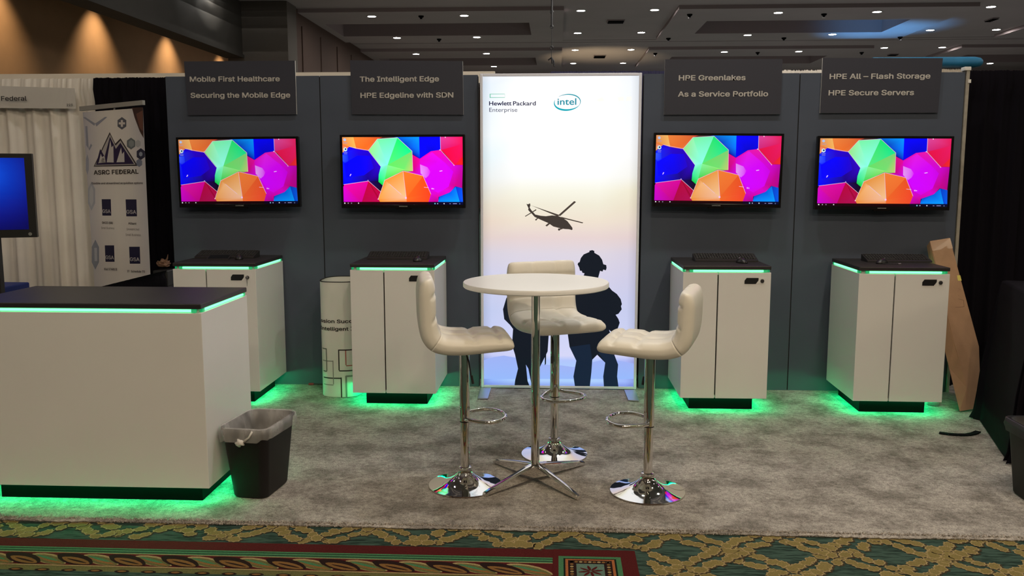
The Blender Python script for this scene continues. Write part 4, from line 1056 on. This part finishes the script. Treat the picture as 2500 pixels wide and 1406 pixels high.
# ------------------------------------------------------------------ right side: box, jar, cloth table, strap
t = thing('cardboard_box', 'long brown cardboard box leaning behind the rightmost cabinet', 'box', (2.95, -.50, 0))
def bring(Lp, Mp, Rp, lift=0): return [Lp, Mp, Rp, Lp+Rp-Mp]
rb_ = bring(Vector((2.888, -.600, .004)), Vector((3.000, -.560, .012)), Vector((3.085, -.50, .045)))
rm_ = bring(P(2302, 842, 1, -.40), P(2329, 839, 1, -.445), P(2391, 846, 1, -.36))
rt_ = bring(P(2262, 600, 1, -.115), P(2270, 588, 1, -.185), P(2319, 580, 1, -.135))
rt_[3].y = -.075
def ringlerp(A, B, k): return [a_.lerp(b_, k) for a_, b_ in zip(A, B)]
bm = BM(); R4 = [rb_, ringlerp(rb_, rm_, .33), ringlerp(rb_, rm_, .66), rm_, ringlerp(rm_, rt_, .3), ringlerp(rm_, rt_, .7), rt_]
R4[2][1] = R4[2][1] + Vector((.003, .005, 0)); R4[4][1] = R4[4][1] + Vector((-.003, -.003, 0))
loft(bm, R4, cap0=True, cap1=True)
bmesh.ops.recalc_face_normals(bm, faces=bm.faces)
es = [e for e in bm.edges if e.is_manifold and e.calc_face_angle(0) > .5]
bmesh.ops.bevel(bm, geom=es, offset=.004, segments=2, affect='EDGES')
obj('carton', bm, m_card, t, world=True)
def onface(s_, k, off=.0015):
    """point on the lit face: s_ from the dividing edge to the right edge, k from mid ring to top ring"""
    q = rm_[1].lerp(rt_[1], k).lerp(rm_[2].lerp(rt_[2], k), s_)
    nn = (rm_[2]-rm_[1]).cross(rt_[1]-rm_[1]).normalized()
    if nn.y > 0: nn = -nn
    return q+nn*off
bm = BM(); flat(bm, [onface(0, .9), onface(1, .9), onface(1, .995), onface(0, .995)]); obj('tape', bm, m_tape, t, world=True)
bm = BM()
for pts in ([(.25, .62), (.75, .60), (.45, .55), (.85, .52), (.5, .48)], [(.5, .44), (.85, .42), (.8, .36), (.4, .35)], [(.2, .52), (.5, .5), (.7, .46)]):
    tube(bm, [onface(x, z, .001) for x, z in pts], .0013, 5)
obj('pen_mark', bm, M('pen_ink', (.16, .08, .05), .7), t, world=True)
bm = BM(); flat(bm, [onface(.72, .60), onface(1.0, .60), onface(1.0, .65), onface(.72, .65)]); obj('yellow_label', bm, M('yellow_sticker', (.62, .52, .10), .6), t, world=True)

t = thing('glass_jar', 'clear jar standing on the carpet by the rightmost cabinet, lit green', 'jar', (2.79, -.40, 0))
bm = BM(); lathe(bm, [(.040, 0), (.045, .004), (.045, .17), (.036, .195), (.036, .21), (.033, .21), (.033, .195), (.042, .168), (.042, .008), (.0, .008)], 36, cap=False)
bmesh.ops.recalc_face_normals(bm, faces=bm.faces); obj('glass', bm, m_glass, t, smooth=True)
t = thing('plastic_wrapped_roll', 'plastic wrapped bundle standing between the rightmost cabinet and the cardboard box', 'bundle', (2.795, -.20, 0))
bm = BM(); lathe(bm, [(.03, 0), (.035, .01), (.036, .34), (.028, .38), (.034, .40), (.018, .43)], 20)
for v in bm.verts: v.co.x *= 1+.15*math.sin(v.co.z*40); 
obj('wrap', bm, M('crumpled_film', (.36, .32, .28), .25, bump=.8, bscale=30), t, smooth=True)

# black cloth table at the right
t = thing('draped_table', 'black cloth covered table against the dark drape at the right edge', 'table', (3.37, -1.37, 0), -.245)
bm = BM(); n = 96; rings = []
rng = random.Random(11)
ph = [rng.uniform(0, 6.28) for _ in range(4)]
def tring(z, flare, amp):
    base = rr_ring(.49+flare, .46+flare*.8, .03+flare*.5, z, 24); out = []
    for i, p in enumerate(base):
        a = i/len(base)*2*PI; nn = Vector((p.x, p.y, 0)).normalized()
        out.append(p+nn*amp*(math.sin(13*a+ph[0])+.6*math.sin(23*a+ph[1])+.4*math.sin(7*a+ph[2])))
    return out
loft(bm, [tring(.978, -.02, 0), tring(.974, -.004, 0), tring(.962, 0, .001), tring(.88, .012, .004), tring(.65, .035, .012), tring(.40, .065, .018), tring(.2, .075, .022), tring(.06, .085, .026), tring(.006, .10, .032)], cap0=False)
bm.faces.new([v for v in bm.verts][:len(rr_ring(1, 1, .1, 0, 24))][::-1])
bmesh.ops.recalc_face_normals(bm, faces=bm.faces); obj('tablecloth', bm, m_black_cloth, t, smooth='all')
bm = BM(); box(bm, -.38, .38, -.44, .44, .945, .97); obj('table_board', bm, m_plastic_m, t)
for sx in (-1, 1):
    for sy in (-1, 1):
        bm = BM(); box(bm, sx*.34-.02, sx*.34+.02, sy*.42-.02, sy*.42+.02, 0, .945); obj('leg', bm, m_steel, t)
bm = BM()
sp_ = [P(u, v, 2, .004) for u, v in ((2293, 1057), (2315, 1060), (2340, 1062), (2362, 1062), (2377, 1059), (2388, 1054))]
for a, b_ in zip(sp_, sp_[1:]):
    d = (b_-a).normalized(); nn = Vector((-d.y, d.x, 0))*.018
    prism(bm, [a-nn, b_-nn, b_+nn, a+nn], (0, 0, .006))
tag(obj('strap', bm, m_black_cloth), 'black webbing strap lying on the grey carpet by the draped table', 'strap')
t = thing('tent_card', 'small white card standing on the black draped table at the right edge', 'card', (3.30, -1.0, .979), .4)
bm = BM(); prism(bm, [Vector((-.05, -.02, 0)), Vector((-.05, 0, .11)), Vector((-.05, .02, 0))], (.10, 0, 0)); obj('card', bm, m_core, t)

# red plug on the carpet by the wall
t = thing('red_plug', 'small red cable plug lying on the carpet at the foot of the slate wall', 'plug', (-1.958, -.022, 0), .1)
bm = BM(); box(bm, -.024, .018, -.010, .010, 0, .016, bev=.004); obj('body', bm, M('red_plastic', (.30, .03, .035), .45), t)
bm = BM(); tube(bm, [(.018, 0, .008), (.05, .002, .006), (.09, .004, .004), (.13, .006, .004)], .004, 8); obj('cable', bm, m_plastic_m, t)

# ------------------------------------------------------------------ drapes around the booth
def drape(name, lab, x0, x1, z0, z1, y, mat, per, amp, seed, axis='x', ruff=.02, cat='drape', group=None):
    rg = random.Random(seed); n = max(40, int(abs(x1-x0)/per*14)); nz = 26; ph1, ph2 = rg.uniform(0, 6), rg.uniform(0, 6)
    bm = BM(); gr = []
    hdr = [rg.uniform(-.6, .6) for _ in range(n+1)]
    for j in range(nz+1):
        t_ = j/nz; row = []
        for i in range(n+1):
            s = lerp(x0, x1, i/n); a = s/per*2*PI
            k = .55+.45*(1-t_)
            w_ = amp*k*(math.sin(a+ph1+.5*math.sin(a*.37))+.45*math.sin(a*2.3+ph2)+.25*math.sin(a*.31+ph1))
            z = lerp(z0, z1, t_)
            if t_ > .97: z = z1+ruff*.35*hdr[i]; w_ = amp*.8*hdr[i]
            elif t_ > .93: w_ = amp*.5*hdr[i]-.02
            row.append(bm.verts.new((s, y+w_, z) if axis == 'x' else (y+w_, s, z)))
        gr.append(row)
    for A, B in zip(gr, gr[1:]):
        for i in range(n): bm.faces.new((A[i], A[i+1], B[i+1], B[i]))
    t = thing(name, lab, cat, ((x0+x1)/2, y, z0) if axis == 'x' else (y, (x0+x1)/2, z0), 0, group)
    obj('cloth', bm, mat, t, smooth='all', world=True)
    bm = BM(); a_, b_ = ((x0, y+.045, z1-.05), (x1, y+.045, z1-.05)) if axis == 'x' else ((y-.03, x0, z1-.05), (y-.03, x1, z1-.05))
    tube(bm, [a_, b_], .012, 10); obj('rod', bm, m_plastic_m, t, world=True)
    return t
drape('pipe_drape', 'white gathered drape behind the neighbouring booth at the left', -7.2, -3.75, 0, 2.462, .30, m_white_cloth, .17, .028, 1)
drape('pipe_drape', 'black gathered drape between the white drape and the slate wall', -3.745, -3.09, 0, 2.460, .238, m_black_cloth, .12, .02, 2)
drape('pipe_drape', 'black gathered drape right of the slate wall', 3.12, 5.2, 0, 2.475, .22, m_black_cloth, .14, .02, 3)
drape('pipe_drape', 'white ruffled drape behind the slate wall, seen between the two right signs', 1.5, 3.2, 0, 2.508, .42, m_white_cloth, .06, .015, 4, ruff=.03)
drape('side_drape', 'low black side drape dividing the left booth from the neighbour', -1.9, .02, 0, .92, -3.12, m_black_cloth, .13, .012, 5, axis='y', ruff=.01)
bm = BM(); box(bm, -7.2, -.5, .40, .46, 2.42, 2.512); tag(obj('header_rail', bm, M('cream_rail', (.78, .72, .62), .6)), 'long cream header rail showing above the drapes and slate wall at the left', 'rail')
# far blue-black drape tops and a blue tube
drape('pipe_drape', 'dark navy drape top just above the lit graphic panel', -.05, 1.42, 0, 2.512, .44, M('navy_cloth', (.02, .02, .07), .8), .06, .012, 6, ruff=.02)
bm = BM(); cpts = [(2.5, .42, 2.562), (3.29, .42, 2.562), (3.335, .42, 2.562), (3.352, .42, 2.562)]
tube(bm, cpts, [.042, .042, .034, .018], 20); tag(obj('foam_tube', bm, M('blue_foam', (.02, .17, .34), .5, noise=.3, nscale=6), smooth=True), 'blue foam tube lying along the top behind the flash storage sign', 'tube')

# ------------------------------------------------------------------ neighbouring booth at the left
t = thing('hanging_sign', 'pale hanging booth sign reading Federal 223 on the white drape', 'sign', (-4.6, .22, 2.2))
bm = BM(); n = 24
def sagz(x, z, k): return z - k*.012*math.sin((x+5.3)*2.2)
fr = [(lerp(-5.4, -3.905, i/n)) for i in range(n+1)]
tp_ = [bm.verts.new((x, .232+.006*math.sin(x*5), 2.398-(x+4.5)*.035)) for x in fr]; bt_ = [bm.verts.new((x, .226+.008*math.sin(x*4), 2.222-(x+4.5)*.012)) for x in fr]
for i in range(n): bm.faces.new((bt_[i], bt_[i+1], tp_[i+1], tp_[i]))
r_ = bmesh.ops.extrude_face_region(bm, geom=bm.faces[:]); bmesh.ops.translate(bm, verts=[v for v in r_['geom'] if isinstance(v, bmesh.types.BMVert)], vec=(0, .004, 0))
obj('board', bm, M('sign_paper', (.62, .60, .57), .6), t, world=True)
m_ink = M('dark_ink', (.03, .028, .03), .6)
bm = BM(); o = P(3, 246, 1, .212); put_text(bm, 'Federal', o, (1, 0, 0), (0, 0, 1), P(65.5, 246, 1, .212).x-o.x, .052, .016, nrm=(0, -1, 0))
o = P(163, 259, 1, .212); put_text(bm, '223', o, (1, 0, 0), (0, 0, 1), P(177.5, 259, 1, .212).x-o.x, .026, .012, nrm=(0, -1, 0)); obj('lettering', bm, m_ink, t, world=True)

# roll-up banner: vertical plane through two plan points
bl0, br0 = P(197, 268, 1, .175), P(349, 254, 1, -.13)
bl0.z = br0.z = 0
ex = (br0-bl0).normalized(); nb = Vector((ex.y, -ex.x, 0))
if nb.y > 0: nb = -nb
def PB(u, v, k=0):
    o = Vector((CX, CY, CZ)); d = ray(u, v); tt = (bl0-o).dot(nb)/d.dot(nb); return o+d*tt+nb*(.0006*k)
t = thing('banner_stand', 'tall roll-up banner reading ASRC FEDERAL before the drapes at the left', 'banner', tuple((bl0+br0)/2))
bm = BM(); L = bm.loops.layers.float_color.new('Col')
TLb, TRb, BRb, BLb = PB(202, 274), PB(349, 263), PB(368, 700), PB(230, 720)
dn = Vector((0, 0, -1))
BLb.z = .06; BRb.z = .06
BLb = Vector((PB(232, 700).x, PB(232, 700).y, .06))
BRb = Vector((PB(366, 690).x, PB(366, 690).y, .06))
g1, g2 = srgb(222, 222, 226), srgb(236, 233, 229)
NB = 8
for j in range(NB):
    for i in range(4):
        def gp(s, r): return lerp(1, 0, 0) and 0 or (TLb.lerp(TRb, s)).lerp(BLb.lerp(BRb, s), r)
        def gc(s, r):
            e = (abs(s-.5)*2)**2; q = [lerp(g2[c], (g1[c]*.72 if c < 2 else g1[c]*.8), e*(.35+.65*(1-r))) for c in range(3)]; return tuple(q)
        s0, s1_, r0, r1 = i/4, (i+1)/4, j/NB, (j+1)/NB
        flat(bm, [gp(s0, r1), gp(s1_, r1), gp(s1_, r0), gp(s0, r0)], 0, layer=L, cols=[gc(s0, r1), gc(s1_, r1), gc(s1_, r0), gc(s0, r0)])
def bp_(pts, c, k=1):
    f = flat(bm, [PB(u, v, k) for u, v in pts], 0, col=srgb(*c), layer=L); f.normal_update()
    if f.normal.dot(nb) < 0: f.normal_flip()
def bc(x, y): return (x*.4267, 150+y*.4267)
bpx = lambda pts, c, k=1: bp_([bc(*p) for p in pts], c, k)
def hexa(cx, cy, r, c, k=1, sq=.8): bpx([(cx+r*sq*math.sin(i*PI/3), cy-r*math.cos(i*PI/3)) for i in range(6)], c, k)
bpx([(755, 265), (818, 262), (822, 440), (800, 400), (770, 320)], (64, 44, 44)); bpx([(780, 300), (816, 280), (818, 400), (800, 380)], (110, 74, 66), 2)
hexa(698, 354, 36, (92, 98, 112)); bpx([(692, 335), (704, 335), (704, 348), (716, 348), (716, 360), (704, 360), (704, 374), (692, 374), (692, 360), (680, 360), (680, 348), (692, 348)], (214, 212, 210), 2)
hexa(750, 470, 34, (104, 116, 124)); hexa(752, 470, 22, (140, 150, 156), 2); hexa(806, 530, 34, (40, 46, 74)); hexa(806, 530, 14, (150, 160, 180), 2); hexa(790, 470, 22, (178, 182, 190)); hexa(797, 580, 24, (120, 130, 156))
for a in ([(475, 320), (488, 318), (545, 355), (540, 368)], [(545, 355), (600, 318), (614, 318), (552, 372)], [(488, 370), (500, 370), (508, 500), (494, 480)], [(508, 500), (520, 470), (528, 480), (512, 510)]): bpx(a, (150, 156, 176))
hexa(524, 770, 84, (176, 182, 196), 1, .28); hexa(524, 770, 60, (196, 200, 208), 2, .22); hexa(546, 1105, 86, (146, 154, 172), 1, .28); bpx([(540, 1066), (556, 1066), (558, 1142), (542, 1142)], (190, 196, 206), 2); hexa(500, 590, 60, (160, 166, 186), 1, .16)
# mountain emblem
bpx([(536, 602), (628, 404), (660, 470), (690, 440), (786, 592), (784, 598)], (58, 56, 62)); bpx([(544, 596), (630, 416), (662, 482), (690, 452), (776, 590)], (186, 184, 184), 2)
bpx([(550, 592), (574, 500), (600, 545), (630, 430), (664, 500), (690, 465), (768, 586)], (36, 28, 74), 3)
bpx([(566, 580), (578, 528), (586, 548), (594, 540), (604, 578)], (206, 204, 204), 4); bpx([(612, 577), (632, 450), (640, 492), (650, 480), (652, 578)], (206, 204, 204), 4); bpx([(668, 577), (694, 492), (700, 530), (712, 515), (714, 576)], (206, 204, 204), 4); bpx([(562, 582), (600, 540), (606, 578)], (206, 204, 204), 4)
def btext(s, x0, x1, y0, y1, hpx, c, bold=.0, k=2):
    a = PB(*bc(x0, y0), k); b_ = PB(*bc(x1, y1), k); w = (b_-a).length
    put_text(bm, s, a, (b_-a).normalized(), (0, 0, 1), w, hpx*.4267*.0032, bold, 0, L, srgb(*c), nb)
btext('ASRC FEDERAL', 538, 794, 648, 642, 36, (62, 60, 62), .03)
btext('Flexible and streamlined acquisition options', 526, 818, 703, 701, 17, (84, 82, 88), .012)
for (x0, x1, y0, y1) in ((582, 637, 788, 882), (719, 784, 789, 886), (600, 656, 1052, 1146), (739, 803, 1060, 1157)):
    bpx([(x0, y0), (x1-3, y0), (x1, y1), (x0+4, y1)], (26, 30, 68)); btext('GSA', x0+6, x1-3, y1-16, y1-14, 30, (206, 206, 212), .012, 3)
for s, x0, x1, y, c, b_ in (('OASIS (SB)', 585, 646, 928, (80, 78, 84), .012), ('Small Business', 580, 655, 958, (128, 124, 124), 0), ('Alliant', 735, 782, 932, (74, 72, 78), .012), ('Unrestricted', 725, 797, 965, (128, 124, 124), 0), ('Small Business', 720, 806, 997, (128, 124, 124), 0), ('8(a) STARS II', 597, 671, 1193, (84, 82, 88), .012), ('IT  Schedule 70', 729, 830, 1206, (84, 82, 88), .012)):
    btext(s, x0, x1, y, y+2, 18, c, b_)
obj('banner_print', bm, m_print, t, world=True)
bm = BM(); a, b_ = PB(196, 271, 1), PB(350, 256, 1)
off = -nb*.012
prism(bm, [a-off*.6, b_-off*.6, b_-off*.6+Vector((0, 0, .035)), a-off*.6+Vector((0, 0, .035))], tuple(-nb*.025)); obj('top_bar', bm, M('grey_bar', (.34, .34, .33), .5), t, world=True)
bm = BM(); tube(bm, [PB(271, 700)-nb*.03, PB(271, 262)-nb*.03, PB(271, 252)-nb*.02], .007, 8); c0 = PB(271, 700)-nb*.03
tube(bm, [Vector((c0.x, c0.y, .05)), c0], .007, 8); obj('pole', bm, m_alu, t, world=True)
bm = BM(); prism(bm, [BLb+nb*.06+dn*.06, BRb+nb*.06+dn*.06, BRb-nb*.06+dn*.06, BLb-nb*.06+dn*.06], (0, 0, .07)); obj('base_case', bm, m_alu, t, world=True)

# neighbour's monitor
t = thing('monitor', 'dark framed monitor with a glowing blue screen at the left edge', 'monitor', (-3.9, -1.30, 0))
mq = [P(-70, 372, 1, -1.5)]
RTm, RBm = P(79, 375, 1, -1.25), P(91, 579, 1, -1.25)
hgt = RTm.z-RBm.z
dirm = Vector((-.93, -.36, 0)).normalized(); nm_ = Vector((-dirm.y, dirm.x, 0))
if nm_.y > 0: nm_ = -nm_
A = Vector((RBm.x, RBm.y, RBm.z)); wM = .95
bm = BM(); prism(bm, [A, A+dirm*wM, A+dirm*wM+Vector((0, 0, hgt)), A+Vector((0, 0, hgt))], tuple(-nm_*.05)); obj('bezel', bm, m_plastic_k, t, world=True)
bm = BM(); L = bm.loops.layers.float_color.new('Col')
S = 10
def mp_(s, r): return A+dirm*(.045+(wM-.09)*s)+Vector((0, 0, .052+(hgt-.08)*r))+nm_*.0015
def mc(s, r):
    d = math.hypot((s-.26)*1.7, r-.78); k = max(0, 1-d*1.15); return lin((4+14*k, 14+74*k**1.5, 78+150*k))
for i in range(S):
    for j in range(S):
        s0, s1_, r0, r1 = i/S, (i+1)/S, j/S, (j+1)/S
        f = flat(bm, [mp_(s0, r0), mp_(s0, r1), mp_(s1_, r1), mp_(s1_, r0)], 0, layer=L, cols=[mc(s0, r0), mc(s0, r1), mc(s1_, r1), mc(s1_, r0)]); f.normal_update()
        if f.normal.dot(nm_) < 0: f.normal_flip()
obj('screen', bm, m_screen, t, world=True)
bm = BM(); cc = A+dirm*.04+Vector((0, 0, .022))+nm_*.001
lathe(bm, [(.011, 0), (.011, .001)], 18); bm.transform(Matrix.Translation(cc) @ Matrix.Rotation(math.atan2(nm_.x, -nm_.y), 4, 'Z') @ Matrix.Rotation(PI/2, 4, 'X')); obj('logo', bm, m_steel, t, world=True)
bm = BM(); pc = A+dirm*.245-nm_*.03; box(bm, pc.x-.02, pc.x+.02, pc.y-.02, pc.y+.02, .02, A.z+.1); obj('stand_pole', bm, m_plastic_m, t, world=True)
bm = BM(); box(bm, pc.x-.22, pc.x+.22, pc.y-.22, pc.y+.22, 0, .02); bm.transform(Matrix.Translation((0, 0, FZ))); obj('stand_base', bm, m_plastic_m, t, world=True)

# neighbour's table with a blue lettered runner
t = thing('cloth_table', 'blue cloth covered table with white lettering peeking out behind the reception counter', 'table', (-4.70, -.62, FZ))
bm = BM(); box(bm, -.62, .62, -.30, .34, .0, .87, bev=.01)
obj('tablecloth', bm, M('royal_blue_cloth', (.012, .028, .17), .8), t)
bm = BM()
for k, (x0, x1) in enumerate(((.20, .28), (.30, .38), (.40, .48), (.50, .58))): box(bm, x0, x1, -.24, -.16, .8705, .872); box(bm, x0, x1, -.1, -.02, .8705, .872)
obj('lettering', bm, m_core, t)
t = thing('paper_bag', 'crumpled brown paper bag on a black box behind the low side drape', 'bag', (-3.19, .12, .938))
bm = BM(); bmesh.ops.create_icosphere(bm, subdivisions=3, radius=1); rb = random.Random(4)
for v in bm.verts: v.co = Vector((v.co.x*.05, v.co.y*.04, max(v.co.z, -.6)*.036+.022))*(1+rb.uniform(-.22, .22))
tube(bm, [(.01, 0, .04), (.03, 0, .065), (.038, .0, .10)], [.012, .007, .002], 5)
obj('bag', bm, M('brown_paper', (.22, .12, .075), .7), t)
t = thing('storage_case', 'black storage case behind the low side drape', 'case', (-3.19, .12, FZ))
bm = BM(); box(bm, -.06, .06, -.08, .08, .0, .93, bev=.01); obj('shell', bm, m_plastic_m, t)
bm = BM(); box(bm, -.061, .061, -.081, .081, .80, .806); obj('lid_seam', bm, m_dark_gap, t)
